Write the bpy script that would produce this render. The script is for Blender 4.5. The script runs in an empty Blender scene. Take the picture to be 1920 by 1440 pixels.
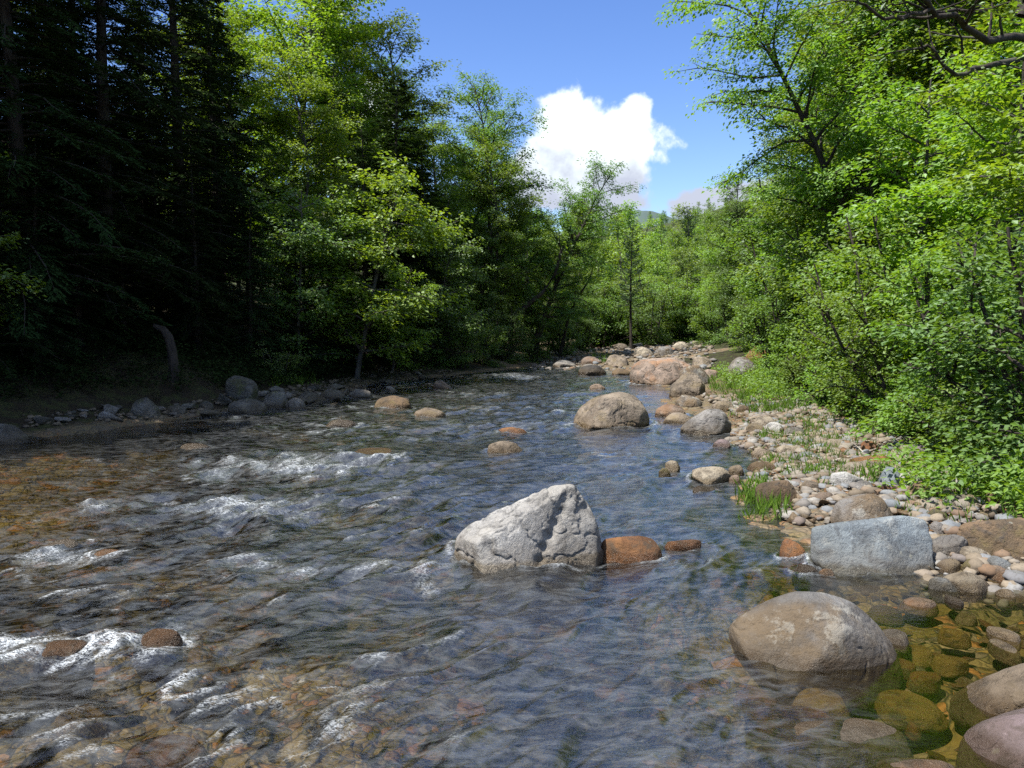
import bpy, math, random
import numpy as np
from mathutils import Vector, Matrix

SC = bpy.context.scene
COL = SC.collection
rad = math.radians
PI = math.pi

# ------------------------------------------------------------------ camera geometry
CAM_H, FPX, YH = 1.6, 1536.0, 610.0
PITCH = math.atan((720 - YH) / FPX)
CP, SP = math.cos(PITCH), math.sin(PITCH)


def ray(px, py):
    zc = -(py - 720) / FPX
    return np.array([(px - 960) / FPX, CP + SP * zc, -SP + CP * zc])


def at_z(px, py, z=0.0):
    d = ray(px, py)
    t = (z - CAM_H) / d[2]
    return d * t + np.array([0, 0, CAM_H])


def at_y(px, py, Y):
    d = ray(px, py)
    return d * (Y / d[1]) + np.array([0, 0, CAM_H])


# ------------------------------------------------------------------ noise
def _hash(ix, iy, iz, seed):
    h = (ix.astype(np.int64) * 374761393 + iy.astype(np.int64) * 668265263 + iz.astype(np.int64) * 2147483647 + seed * 1274126177) & 0xFFFFFFFF
    h = ((h ^ (h >> 13)) * 1274126177) & 0xFFFFFFFF
    h = ((h ^ (h >> 16)) * 2246822519) & 0xFFFFFFFF
    return ((h ^ (h >> 15)) & 0xFFFFFF).astype(np.float64) / 0xFFFFFF


def vnoise(x, y, z=None, seed=0):
    x = np.asarray(x, float)
    y = np.asarray(y, float)
    if z is None:
        x0, y0 = np.floor(x), np.floor(y)
        fx, fy = x - x0, y - y0
        ux = fx * fx * fx * (fx * (fx * 6 - 15) + 10)
        uy = fy * fy * fy * (fy * (fy * 6 - 15) + 10)
        k = np.zeros_like(x0)
        a, b = _hash(x0, y0, k, seed), _hash(x0 + 1, y0, k, seed)
        c, d = _hash(x0, y0 + 1, k, seed), _hash(x0 + 1, y0 + 1, k, seed)
        return (a + (b - a) * ux) * (1 - uy) + (c + (d - c) * ux) * uy
    z = np.asarray(z, float)
    x0, y0, z0 = np.floor(x), np.floor(y), np.floor(z)
    fx, fy, fz = x - x0, y - y0, z - z0
    ux, uy, uz = [f * f * (3 - 2 * f) for f in (fx, fy, fz)]
    r = 0
    for dz, wz in ((0, 1 - uz), (1, uz)):
        for dy, wy in ((0, 1 - uy), (1, uy)):
            for dx, wx in ((0, 1 - ux), (1, ux)):
                r = r + _hash(x0 + dx, y0 + dy, z0 + dz, seed) * wx * wy * wz
    return r


def fbm(x, y, z=None, oct=4, seed=0, gain=0.5):
    s, a, n = 0, 1.0, 0
    for o in range(oct):
        f = 2.03 ** o
        s = s + a * (vnoise(x * f + 17.3 * o, y * f - 9.1 * o, None if z is None else z * f, seed + o) - 0.5)
        n += a
        a *= gain
    return s / n * 2  # about -1..1


# ------------------------------------------------------------------ mesh helpers
def mesh(name, verts, faces, smooth=False, attrs=None):
    """faces: (N,k) int array or list of such arrays"""
    if not isinstance(faces, (list, tuple)):
        faces = [faces]
    faces = [np.asarray(f, np.int32) for f in faces if len(f)]
    me = bpy.data.meshes.new(name)
    verts = np.asarray(verts, np.float32)
    me.vertices.add(len(verts))
    me.vertices.foreach_set('co', verts.ravel())
    loops = np.concatenate([f.ravel() for f in faces])
    sizes = np.concatenate([np.full(len(f), f.shape[1], np.int32) for f in faces])
    starts = np.concatenate([[0], np.cumsum(sizes)[:-1]]).astype(np.int32)
    me.loops.add(len(loops))
    me.loops.foreach_set('vertex_index', loops)
    me.polygons.add(len(sizes))
    me.polygons.foreach_set('loop_start', starts)
    me.polygons.foreach_set('loop_total', sizes)
    me.update(calc_edges=True)
    me.polygons.foreach_set('use_smooth', np.full(len(sizes), bool(smooth)))
    for k, v in (attrs or {}).items():
        a = me.attributes.new(k, 'FLOAT', 'POINT')
        a.data.foreach_set('value', np.asarray(v, np.float32))
    return me


def link(name, me, mat=None, parent=None, loc=None, rz=0.0):
    o = bpy.data.objects.new(name, me)
    COL.objects.link(o)
    if mat is not None and me is not None and not me.materials:
        me.materials.append(mat)
    if parent is not None:
        o.parent = parent
    if loc is not None:
        o.location = [float(v) for v in loc]
    o.rotation_euler[2] = rz
    return o


def tag(o, label=None, cat=None, group=None, kind=None):
    if label:
        o['label'] = label
    if cat:
        o['category'] = cat
    if group:
        o['group'] = group
    if kind:
        o['kind'] = kind
    return o


def copy_tree(o):
    r = o.copy()
    COL.objects.link(r)
    for ch in o.children:
        c = ch.copy()
        COL.objects.link(c)
        c.parent = r
    return r


_ico = {}


def ico(level):
    """unit icosphere: verts, tris"""
    if level in _ico:
        return _ico[level]
    t = (1 + 5 ** .5) / 2
    v = [(-1, t, 0), (1, t, 0), (-1, -t, 0), (1, -t, 0), (0, -1, t), (0, 1, t), (0, -1, -t), (0, 1, -t), (t, 0, -1), (t, 0, 1), (-t, 0, -1), (-t, 0, 1)]
    f = [(0, 11, 5), (0, 5, 1), (0, 1, 7), (0, 7, 10), (0, 10, 11), (1, 5, 9), (5, 11, 4), (11, 10, 2), (10, 7, 6), (7, 1, 8), (3, 9, 4), (3, 4, 2), (3, 2, 6), (3, 6, 8), (3, 8, 9), (4, 9, 5), (2, 4, 11), (6, 2, 10), (8, 6, 7), (9, 8, 1)]
    v = [np.array(p) / np.linalg.norm(p) for p in v]
    for _ in range(level):
        cache, nf = {}, []

        def mid(a, b):
            k = (min(a, b), max(a, b))
            if k not in cache:
                m = v[a] + v[b]
                v.append(m / np.linalg.norm(m))
                cache[k] = len(v) - 1
            return cache[k]
        for a, b, c in f:
            x, y, z = mid(a, b), mid(b, c), mid(c, a)
            nf += [(a, x, z), (b, y, x), (c, z, y), (x, y, z)]
        f = nf
    _ico[level] = (np.array(v), np.array(f, np.int32))
    return _ico[level]


# ------------------------------------------------------------------ node helpers
def newmat(name):
    m = bpy.data.materials.new(name)
    m.use_nodes = True
    nt = m.node_tree
    nt.nodes.clear()
    return m, nt


class NT:
    def __init__(s, nt):
        s.nt = nt

    def n(s, typ, inputs=None, **kw):
        nd = s.nt.nodes.new(typ)
        for k, v in kw.items():
            setattr(nd, k, v)
        for k, v in (inputs or {}).items():
            s.set(nd.inputs[k], v)
        return nd

    def set(s, sock, v):
        if isinstance(v, bpy.types.NodeSocket):
            s.nt.links.new(v, sock)
        elif isinstance(v, bpy.types.Node):
            s.nt.links.new(v.outputs[0], sock)
        else:
            if hasattr(sock.default_value, '__len__') and not hasattr(v, '__len__'):
                v = (v,) * len(sock.default_value)
            if hasattr(v, '__len__') and len(v) == 3 and len(sock.default_value) == 4:
                v = (*v, 1)
            sock.default_value = v

    def math(s, op, a, b=0.0, c=None, clamp=False):
        nd = s.n('ShaderNodeMath', operation=op, use_clamp=clamp)
        s.set(nd.inputs[0], a)
        s.set(nd.inputs[1], b)
        if c is not None:
            s.set(nd.inputs[2], c)
        return nd.outputs[0]

    def mixc(s, f, a, b, blend='MIX'):
        nd = s.n('ShaderNodeMix', data_type='RGBA', blend_type=blend)
        s.set(nd.inputs[0], f)
        s.set(nd.inputs[6], a)
        s.set(nd.inputs[7], b)
        return nd.outputs[2]

    def noise(s, vec, scale, detail=4, rough=0.55, dist=0.0):
        nd = s.n('ShaderNodeTexNoise', {'Scale': scale, 'Detail': detail, 'Roughness': rough, 'Distortion': dist})
        if vec is not None:
            s.set(nd.inputs['Vector'], vec)
        return nd.outputs[0]

    def ramp(s, f, lo, hi, a=0.0, b=1.0):
        nd = s.n('ShaderNodeMapRange', {'From Min': lo, 'From Max': hi, 'To Min': a, 'To Max': b}, interpolation_type='SMOOTHSTEP')
        s.set(nd.inputs[0], f)
        return nd.outputs[0]


def rockmat(name, c1, c2, dark=(0.05, 0.045, 0.04), speck=0.35, scale=1.0, stain=None, wet=0.05, bump=1.0, lichen=0.0):
    m, nt = newmat(name)
    c1, c2 = [c * 0.70 for c in c1], [c * 0.62 for c in c2]
    N = NT(nt)
    tc = N.n('ShaderNodeTexCoord')
    oi = N.n('ShaderNodeObjectInfo')
    off = N.n('ShaderNodeVectorMath', operation='ADD')
    N.set(off.inputs[0], tc.outputs['Object'])
    rv = N.n('ShaderNodeVectorMath', operation='SCALE')
    rv.inputs[0].default_value = (31.7, 57.3, 91.1)
    N.set(rv.inputs['Scale'], oi.outputs['Random'])
    N.set(off.inputs[1], rv.outputs[0])
    v = off.outputs[0]
    geo = N.n('ShaderNodeNewGeometry')
    big = N.noise(v, 1.7 * scale, 6, 0.62)
    med = N.noise(v, 6.5 * scale, 7, 0.7, 0.5)
    fine = N.noise(v, 42 * scale, 5, 0.75)
    col = N.mixc(N.ramp(big, 0.42, 0.58), c1, c2)
    col = N.mixc(N.math('MULTIPLY', N.ramp(med, 0.47, 0.64), 0.75), col, dark)
    if stain is not None:
        st = N.noise(v, 2.6 * scale, 5, 0.6, 0.3)
        col = N.mixc(N.ramp(st, 0.5, 0.66, 0.0, 0.75), col, stain)
    if lichen:
        li = N.noise(v, 4.3 * scale, 8, 0.72)
        col = N.mixc(N.ramp(li, 0.54, 0.6, 0.0, lichen), col, (0.40, 0.40, 0.36))
    # lichen spots and a broad weathering tone
    vl = N.n('ShaderNodeTexVoronoi', {'Scale': 5.5 * scale, 'Randomness': 1.0})
    N.set(vl.inputs['Vector'], v)
    spots = N.math('MULTIPLY', N.ramp(N.math('MULTIPLY_ADD', fine, 0.25, vl.outputs['Distance']), 0.20, 0.30, 0.55, 0.0), N.ramp(big, 0.48, 0.6))
    col = N.mixc(spots, col, (0.30, 0.31, 0.26))
    wth = N.noise(v, 0.9 * scale, 4, 0.6)
    col = N.mixc(N.ramp(wth, 0.4, 0.62, 0.0, 0.5), col, N.mixc(1.0, col, (0.42, 0.38, 0.33), 'MULTIPLY'))
    # grain: light and dark specks
    col = N.mixc(N.ramp(fine, 0.52, 0.72, 0.0, speck), col, dark)
    fine2 = N.noise(v, 27 * scale, 6, 0.8)
    col = N.mixc(N.ramp(fine2, 0.55, 0.74, 0.0, speck), col, [min(0.75, c * 1.9) for c in c1])
    # cracks
    vo = N.n('ShaderNodeTexVoronoi', {'Scale': 2.4 * scale}, feature='DISTANCE_TO_EDGE')
    wv = N.n('ShaderNodeVectorMath', operation='ADD')
    N.set(wv.inputs[0], v)
    nz = N.n('ShaderNodeTexNoise', {'Scale': 3.0 * scale, 'Detail': 6.0})
    N.set(nz.inputs['Vector'], v)
    N.set(wv.inputs[1], nz.outputs[1])
    N.set(vo.inputs['Vector'], wv.outputs[0])
    crack = N.math('MULTIPLY', N.ramp(vo.outputs['Distance'], 0.0, 0.03, 1.0, 0.0), N.ramp(big, 0.45, 0.6))
    col = N.mixc(N.math('MULTIPLY', crack, 0.25), col, dark)
    hs = N.n('ShaderNodeHueSaturation', {'Hue': 0.5, 'Saturation': 1.0})
    N.set(hs.inputs['Value'], N.math('MULTIPLY_ADD', oi.outputs['Random'], 0.35, 0.8))
    N.set(hs.inputs['Color'], col)
    col = hs.outputs[0]
    rough = 0.82
    if wet is not None:
        sx = N.n('ShaderNodeSeparateXYZ')
        N.set(sx.inputs[0], geo.outputs['Position'])
        wn = N.noise(geo.outputs['Position'], 9, 4, 0.6)
        w = N.ramp(N.math('MULTIPLY_ADD', wn, -0.07, sx.outputs[2]), wet - 0.05, wet - 0.012, 1.0, 0.0)
        w2 = N.ramp(N.math('MULTIPLY_ADD', wn, -0.16, sx.outputs[2]), wet - 0.07, wet + 0.1, 1.0, 0.0)
        col = N.mixc(N.math('MULTIPLY', w2, 0.28), col, (0.10, 0.065, 0.025))
        col = N.mixc(w, col, N.mixc(1.0, col, (0.60, 0.54, 0.44), 'MULTIPLY'))
        rough = N.math('MULTIPLY_ADD', w, -0.5, 0.82)
    bmp = N.n('ShaderNodeBump', {'Strength': bump, 'Distance': 0.045 / scale})
    hgt = N.math('ADD', N.math('MULTIPLY', med, 0.9), N.math('MULTIPLY', fine, 0.5))
    hgt = N.math('SUBTRACT', hgt, N.math('MULTIPLY', crack, 0.12))
    N.set(bmp.inputs['Height'], hgt)
    p = N.n('ShaderNodeBsdfPrincipled', {'Base Color': col, 'Roughness': rough, 'Specular IOR Level': 0.35, 'Normal': bmp})
    out = N.n('ShaderNodeOutputMaterial')
    N.set(out.inputs[0], p.outputs[0])
    return m


def leafmat(name, c_hi, c_lo, transl=0.5, tint=(1.25, 1.15, 0.6), gloss=0.02):
    m, nt = newmat(name)
    N = NT(nt)
    at = N.n('ShaderNodeAttribute', attribute_name='rnd')
    oi = N.n('ShaderNodeObjectInfo')
    col = N.mixc(at.outputs['Fac'], c_lo, c_hi)
    hs = N.n('ShaderNodeHueSaturation', {'Saturation': 1.0})
    N.set(hs.inputs['Hue'], N.math('MULTIPLY_ADD', oi.outputs['Random'], 0.03, 0.482))
    N.set(hs.inputs['Value'], N.math('MULTIPLY_ADD', oi.outputs['Random'], 0.5, 0.78))
    N.set(hs.inputs['Color'], col)
    d = N.n('ShaderNodeBsdfDiffuse', {'Color': hs.outputs[0]})
    tcol = N.mixc(1.0, hs.outputs[0], (*tint, 1), 'MULTIPLY')
    t = N.n('ShaderNodeBsdfTranslucent', {'Color': tcol})
    mx = N.n('ShaderNodeMixShader', {0: transl})
    N.set(mx.inputs[1], d.outputs[0])
    N.set(mx.inputs[2], t.outputs[0])
    g = N.n('ShaderNodeBsdfGlossy', {'Color': (0.7, 0.75, 0.8, 1), 'Roughness': 0.6})
    fr = N.n('ShaderNodeFresnel', {'IOR': 1.4})
    mx2 = N.n('ShaderNodeMixShader')
    N.set(mx2.inputs[0], N.math('MULTIPLY', fr.outputs[0], gloss * 4))
    N.set(mx2.inputs[1], mx.outputs[0])
    N.set(mx2.inputs[2], g.outputs[0])
    out = N.n('ShaderNodeOutputMaterial')
    N.set(out.inputs[0], mx2.outputs[0])
    return m


def barkmat(name, c1, c2, scale=1.0):
    m, nt = newmat(name)
    N = NT(nt)
    tc = N.n('ShaderNodeTexCoord')
    mp = N.n('ShaderNodeMapping', {'Scale': (14 * scale, 14 * scale, 3.0 * scale)})
    N.set(mp.inputs[0], tc.outputs['Object'])
    a = N.noise(mp.outputs[0], 1.0, 6, 0.7, 0.6)
    b = N.noise(tc.outputs['Object'], 1.3, 3)
    col = N.mixc(N.ramp(a, 0.35, 0.65), c1, c2)
    col = N.mixc(N.ramp(b, 0.5, 0.7, 0, 0.4), col, (0.10, 0.11, 0.08))
    bmp = N.n('ShaderNodeBump', {'Strength': 0.8, 'Distance': 0.02, 'Height': a})
    p = N.n('ShaderNodeBsdfPrincipled', {'Base Color': col, 'Roughness': 0.9, 'Specular IOR Level': 0.2, 'Normal': bmp})
    out = N.n('ShaderNodeOutputMaterial')
    N.set(out.inputs[0], p.outputs[0])
    return m

# ------------------------------------------------------------------ terrain
# the two water edges, as (y, x) in metres, upstream is +y
RIGHT = np.array([(-20, 9), (0, 7.0), (3.6, 6.0), (4.5, 4.4), (4.9, 3.1), (5.2, 2.62), (6.1, 1.98), (7.2, 2.05), (8.3, 2.45), (10.2, 3.06), (12.9, 3.2), (15.9, 3.0), (20.5, 4.1), (25.9, 3.9), (30.7, 3.4), (34, 1.6), (37, 0.9), (44, 1.6), (60, 4.0), (90, 2.0)], float)
LEFT = np.array([(-20, -8.5), (4, -8.0), (9, -7.3), (10.9, -6.9), (14.9, -5.5), (15.9, -4.3), (22.3, -3.9), (25.9, -2.0), (30.7, 0.2), (34, 0.9), (37, 0.6), (44, 0.8), (60, 3.2), (90, 1.2)], float)


def xr(y):
    return np.interp(y, RIGHT[:, 0], RIGHT[:, 1])


def xl(y):
    return np.interp(y, LEFT[:, 0], LEFT[:, 1])


def smooth(t):
    t = np.clip(t, 0, 1)
    return t * t * (3 - 2 * t)


def terrain(x, y):
    x = np.asarray(x, float)
    y = np.asarray(y, float)
    wig = 0.25 * fbm(x * 0.9, y * 0.9, oct=3, seed=5)
    sr = x - xr(y) + wig
    sl = xl(y) - x + wig
    s_in = np.minimum(-sr, -sl)
    depth = 0.06 + 0.34 * smooth((s_in - 0.2) / 2.4)
    pool = smooth((x - 1.3) / 0.8) * smooth((5.4 - y) / 0.6)
    depth = depth * (1 - pool) + pool * (0.03 + 0.095 * smooth(s_in / 2.0))
    bed = -depth * smooth(s_in / 0.25)
    zr = 0.09 * np.clip(sr, 0, 2.5) + 0.20 * np.clip(sr - 2.5, 0, 6) + 0.10 * np.clip(sr - 8.5, 0, 60)
    zl = 0.20 * np.clip(sl, 0, 1.2) + 0.42 * np.clip(sl - 1.2, 0, 4) + 0.12 * np.clip(sl - 5.2, 0, 60)
    bar = smooth((y - 30) / 6)
    zr = zr * (1 - bar) + bar * (0.05 * np.clip(sr, 0, 7) + 0.16 * np.clip(sr - 7, 0, 60))
    z = np.where(s_in > 0, bed, np.maximum(np.where(sr > 0, zr, 0), np.where(sl > 0, zl, 0)))
    z = z + 0.05 * fbm(x * 1.7, y * 1.7, oct=4, seed=9) * np.clip(0.3 + np.abs(z), 0, 1.2)
    # valley rises upstream, wooded hillside behind
    far = np.clip(y - 45, 0, None)
    z = z + 0.011 * np.clip(y - 33, 0, 30) + 0.15 * np.clip(y - 75, 0, 165) * smooth((y - 60) / 80) + 0.9 * fbm(x * 0.05, y * 0.05, oct=3, seed=3) * smooth(far / 60) * 2
    side = np.clip(np.abs(x - 2) - 25, 0, 500)
    z = z + 0.10 * side * smooth((np.abs(x - 2) - 25) / 60)
    return z


def tz(x, y):
    return float(terrain(np.array([x]), np.array([y]))[0])


def hit(px, py, wet=False):
    """where the ray through a photo point meets the ground (or the water)"""
    d = ray(px, py)
    o = np.array([0, 0, CAM_H])
    ts = np.concatenate([np.arange(1.5, 12, 0.02), np.arange(12, 60, 0.08), np.arange(60, 400, 0.5)])
    P = o + ts[:, None] * d
    zz = terrain(P[:, 0], P[:, 1])
    if wet:
        zz = np.maximum(zz, 0.0)
    below = np.nonzero(P[:, 2] < zz)[0]
    i = below[0] if len(below) else len(ts) - 1
    return np.array([P[i, 0], P[i, 1], max(zz[i], 0) if wet else zz[i]])


# ------------------------------------------------------------------ materials
M = {}
M['white'] = rockmat('pale granite', (0.53, 0.525, 0.50), (0.44, 0.435, 0.42), (0.09, 0.09, 0.09), 0.5, 1.6, bump=0.9)
M['tan'] = rockmat('tan stone', (0.31, 0.26, 0.205), (0.23, 0.19, 0.15), stain=(0.17, 0.135, 0.08), scale=1.3)
M['brown'] = rockmat('brown stone', (0.22, 0.15, 0.09), (0.14, 0.10, 0.06), stain=(0.16, 0.13, 0.05), scale=1.6)
M['rust'] = rockmat('rust stone', (0.36, 0.16, 0.06), (0.24, 0.10, 0.04), scale=2.2)
M['blue'] = rockmat('blue grey stone', (0.29, 0.34, 0.37), (0.22, 0.26, 0.29), (0.09, 0.10, 0.11), 0.3, 1.6, lichen=0.25)
M['grey'] = rockmat('grey stone', (0.30, 0.29, 0.28), (0.21, 0.205, 0.20), scale=1.5, lichen=0.3)
M['greybrown'] = rockmat('grey brown stone', (0.27, 0.265, 0.26), (0.22, 0.17, 0.115), (0.07, 0.06, 0.05), 0.3, 1.2, stain=(0.16, 0.11, 0.06), lichen=0.5)
M['pink'] = rockmat('pinkish stone', (0.37, 0.29, 0.24), (0.27, 0.21, 0.17), scale=1.2, stain=(0.24, 0.135, 0.075))
M['purple'] = rockmat('purple grey stone', (0.30, 0.24, 0.27), (0.22, 0.18, 0.20), scale=1.5)
M['pale'] = rockmat('pale cream stone', (0.47, 0.42, 0.33), (0.36, 0.31, 0.24), scale=1.5)
M['olive'] = rockmat('olive stone', (0.17, 0.155, 0.06), (0.11, 0.10, 0.04), scale=2)
M['orange'] = rockmat('orange stone', (0.42, 0.19, 0.05), (0.30, 0.15, 0.05), scale=2)
M['wetbrown'] = rockmat('wet reddish brown stone', (0.24, 0.14, 0.08), (0.15, 0.085, 0.05), scale=2, wet=0.35)
M['wetgrey'] = rockmat('wet grey stone', (0.17, 0.165, 0.16), (0.10, 0.095, 0.09), scale=2, wet=0.35)
M['dome'] = rockmat('mottled grey boulder stone', (0.20, 0.20, 0.20), (0.155, 0.13, 0.10), (0.06, 0.055, 0.05), 0.3, 1.1, stain=(0.14, 0.105, 0.065), lichen=0.35, bump=0.7)
M['ochre'] = rockmat('ochre stone', (0.46, 0.34, 0.11), (0.34, 0.24, 0.08), scale=2)
M['dark'] = rockmat('dark wet stone', (0.075, 0.07, 0.065), (0.045, 0.042, 0.04), (0.02, 0.02, 0.02), 0.3, 1.6, wet=0.12)
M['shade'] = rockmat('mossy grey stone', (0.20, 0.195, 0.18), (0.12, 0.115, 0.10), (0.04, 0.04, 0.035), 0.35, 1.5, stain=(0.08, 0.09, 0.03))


def groundmat():
    m, nt = newmat('river bed and forest floor')
    N = NT(nt)
    geo = N.n('ShaderNodeNewGeometry')
    P = geo.outputs['Position']
    sx = N.n('ShaderNodeSeparateXYZ')
    N.set(sx.inputs[0], P)
    nz = N.n('ShaderNodeTexNoise', {'Scale': 2.3, 'Detail': 3.0})
    N.set(nz.inputs['Vector'], P)
    wv = N.n('ShaderNodeVectorMath', operation='MULTIPLY_ADD')
    N.set(wv.inputs[0], nz.outputs[1])
    wv.inputs[1].default_value = (0.22, 0.22, 0.22)
    N.set(wv.inputs[2], P)

    def cobbles(scale):
        vo = N.n('ShaderNodeTexVoronoi', {'Scale': scale, 'Randomness': 0.95})
        N.set(vo.inputs['Vector'], wv.outputs[0])
        ve = N.n('ShaderNodeTexVoronoi', {'Scale': scale, 'Randomness': 0.95}, feature='DISTANCE_TO_EDGE')
        N.set(ve.inputs['Vector'], wv.outputs[0])
        hs = N.n('ShaderNodeSeparateColor')
        N.set(hs.inputs[0], vo.outputs['Color'])
        return hs, ve.outputs['Distance'], vo.outputs['Distance']
    h1, e1, d1 = cobbles(5.5)
    h2, e2, d2 = cobbles(17.0)

    def pal(hs):
        r = N.n('ShaderNodeValToRGB')
        cr = r.color_ramp
        cr.interpolation = 'LINEAR'
        stops = [(0.0, (0.09, 0.07, 0.025)), (0.2, (0.19, 0.13, 0.04)), (0.38, (0.13, 0.105, 0.08)), (0.52, (0.28, 0.125, 0.03)), (0.66, (0.10, 0.085, 0.03)), (0.8, (0.22, 0.17, 0.11)), (1.0, (0.17, 0.13, 0.04))]
        for i, (p, c) in enumerate(stops):
            e = cr.elements[i] if i < 2 else cr.elements.new(p)
            e.position = p
            e.color = (*c, 1)
        N.set(r.inputs[0], hs.outputs[0])
        return r.outputs[0]
    c1 = N.mixc(N.ramp(e1, 0.0, 0.07, 1, 0), pal(h1), (0.03, 0.026, 0.016))
    c2 = N.mixc(N.ramp(e2, 0.0, 0.09, 1, 0), pal(h2), (0.04, 0.034, 0.02))
    pick = N.ramp(h1.outputs[1], 0.45, 0.5)
    bed = N.mixc(pick, c1, c2)
    n1 = N.noise(P, 30, 5, 0.7)
    bed = N.mixc(N.ramp(n1, 0.45, 0.7, 0, 0.5), bed, (0.05, 0.045, 0.02))
    # gravel on land
    land = N.mixc(0.55, N.mixc(pick, c2, c1), (0.115, 0.10, 0.08))
    # forest soil and litter
    n2 = N.noise(P, 3.2, 6, 0.7)
    n3 = N.noise(P, 22, 5, 0.75)
    soil = N.mixc(n2, (0.014, 0.011, 0.007), (0.034, 0.026, 0.016))
    soil = N.mixc(N.ramp(n3, 0.5, 0.7, 0, 0.6), soil, (0.05, 0.038, 0.022))
    att = N.n('ShaderNodeAttribute', attribute_name='soil')
    w = N.ramp(N.math('MULTIPLY_ADD', n2, 0.5, att.outputs['Fac']), 0.55, 0.85)
    under = N.ramp(sx.outputs[2], -0.03, 0.03, 1, 0)
    col = N.mixc(under, land, bed)
    moss = N.mixc(n3, (0.03, 0.05, 0.012), (0.07, 0.10, 0.02))
    soil = N.mixc(N.math('MULTIPLY', N.ramp(n2, 0.42, 0.6), N.ramp(sx.outputs[1], 20, 70, 0.35, 1.0)), soil, moss)
    col = N.mixc(w, col, soil)
    hgt = N.mixc(pick, e1, e2)
    bmp = N.n('ShaderNodeBump', {'Strength': 0.9, 'Distance': 0.12})
    N.set(bmp.inputs['Height'], N.math('ADD', N.math('MINIMUM', e1, 0.25), N.math('MULTIPLY', e2, 0.4)))
    p = N.n('ShaderNodeBsdfPrincipled', {'Base Color': col, 'Roughness': 0.85, 'Specular IOR Level': 0.2, 'Normal': bmp})
    out = N.n('ShaderNodeOutputMaterial')
    N.set(out.inputs[0], p.outputs[0])
    return m


def axis(segs):
    """piecewise spacing: [(start, end, step0, step1)]"""
    out = []
    for a, b, s0, s1 in segs:
        p = a
        while p < b - 1e-6:
            out.append(p)
            t = (p - a) / (b - a)
            p += s0 + (s1 - s0) * t
    out.append(segs[-1][1])
    return np.array(out)


xs = axis([(-9, 7, 0.05, 0.05), (7, 14, 0.05, 0.3), (14, 40, 0.4, 2), (40, 700, 3, 60)])
xn = axis([(0, 6, 0.06, 0.3), (6, 40, 0.4, 2), (40, 700, 3, 60)])
xs = np.concatenate([(-9 - xn[:0:-1]), xs])
ys = axis([(-25, 1.5, 2.0, 0.2), (1.5, 9, 0.04, 0.05), (9, 40, 0.06, 0.25), (40, 100, 0.4, 2), (100, 1500, 3, 60)])
gx, gy = np.meshgrid(xs, ys)
gz = terrain(gx, gy)
# cobbly relief of the bed
rel = (np.abs(fbm(gx * 4, gy * 4, oct=3, seed=21)) * 0.07 - 0.02) * (gy < 40) * (gz < 0.5)
gz = gz + rel
nx_, ny_ = len(xs), len(ys)
idx = np.arange(nx_ * ny_).reshape(ny_, nx_)
quads = np.stack([idx[:-1, :-1], idx[:-1, 1:], idx[1:, 1:], idx[1:, :-1]], -1).reshape(-1, 4)
sr_ = gx - xr(gy)
sl_ = xl(gy) - gx
soil = np.clip(np.maximum((sr_ - 1.3) / 1.6, (sl_ + 0.1) / 0.9), 0, 1)
soil = np.where(gy > 31, np.clip(np.maximum((sr_ - 6) / 3, (sl_ - 2.5) / 2), 0, 1), soil)
soil = np.where(gy > 70, 1.0, soil)
ground = link('ground', mesh('ground', np.stack([gx, gy, gz], -1).reshape(-1, 3), quads, True, {'soil': soil.ravel()}), groundmat())
tag(ground, 'brown cobbled river bed rising into forest floor banks', 'ground', kind='structure')

# ------------------------------------------------------------------ rocks
def star_rock(planes, h, level, p, noise, nscale, seed, crack=0.0):
    d, f = ico(level)
    q = np.maximum(d @ planes.T, 0) / h[None, :]
    r = 1.0 / np.maximum((q ** p).sum(1), 1e-12) ** (1 / p)
    v = d * r[:, None]
    size = np.median(h)
    s = nscale / size
    n = fbm(v[:, 0] * s, v[:, 1] * s, v[:, 2] * s, oct=5, seed=seed, gain=0.55)
    v = v * (1 + noise * n)[:, None]
    if crack:
        rn = np.abs(fbm(v[:, 0] * s * 0.7 + 9, v[:, 1] * s * 0.7, v[:, 2] * s * 0.7, oct=4, seed=seed + 50))
        v = v * (1 - crack * np.exp(-(rn / 0.06) ** 2))[:, None]
    return v, f


def hull2(pts):
    pts = sorted(set(map(tuple, pts)))

    def half(ps):
        out = []
        for p in ps:
            while len(out) > 1 and (out[-1][0] - out[-2][0]) * (p[1] - out[-2][1]) - (out[-1][1] - out[-2][1]) * (p[0] - out[-2][0]) <= 0:
                out.pop()
            out.append(p)
        return out
    lo, up = half(pts), half(pts[::-1])
    return lo[:-1] + up[:-1]  # counter-clockwise


ROCKPOS = []
WROCKS = []
RNG = np.random.RandomState(7)


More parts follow.
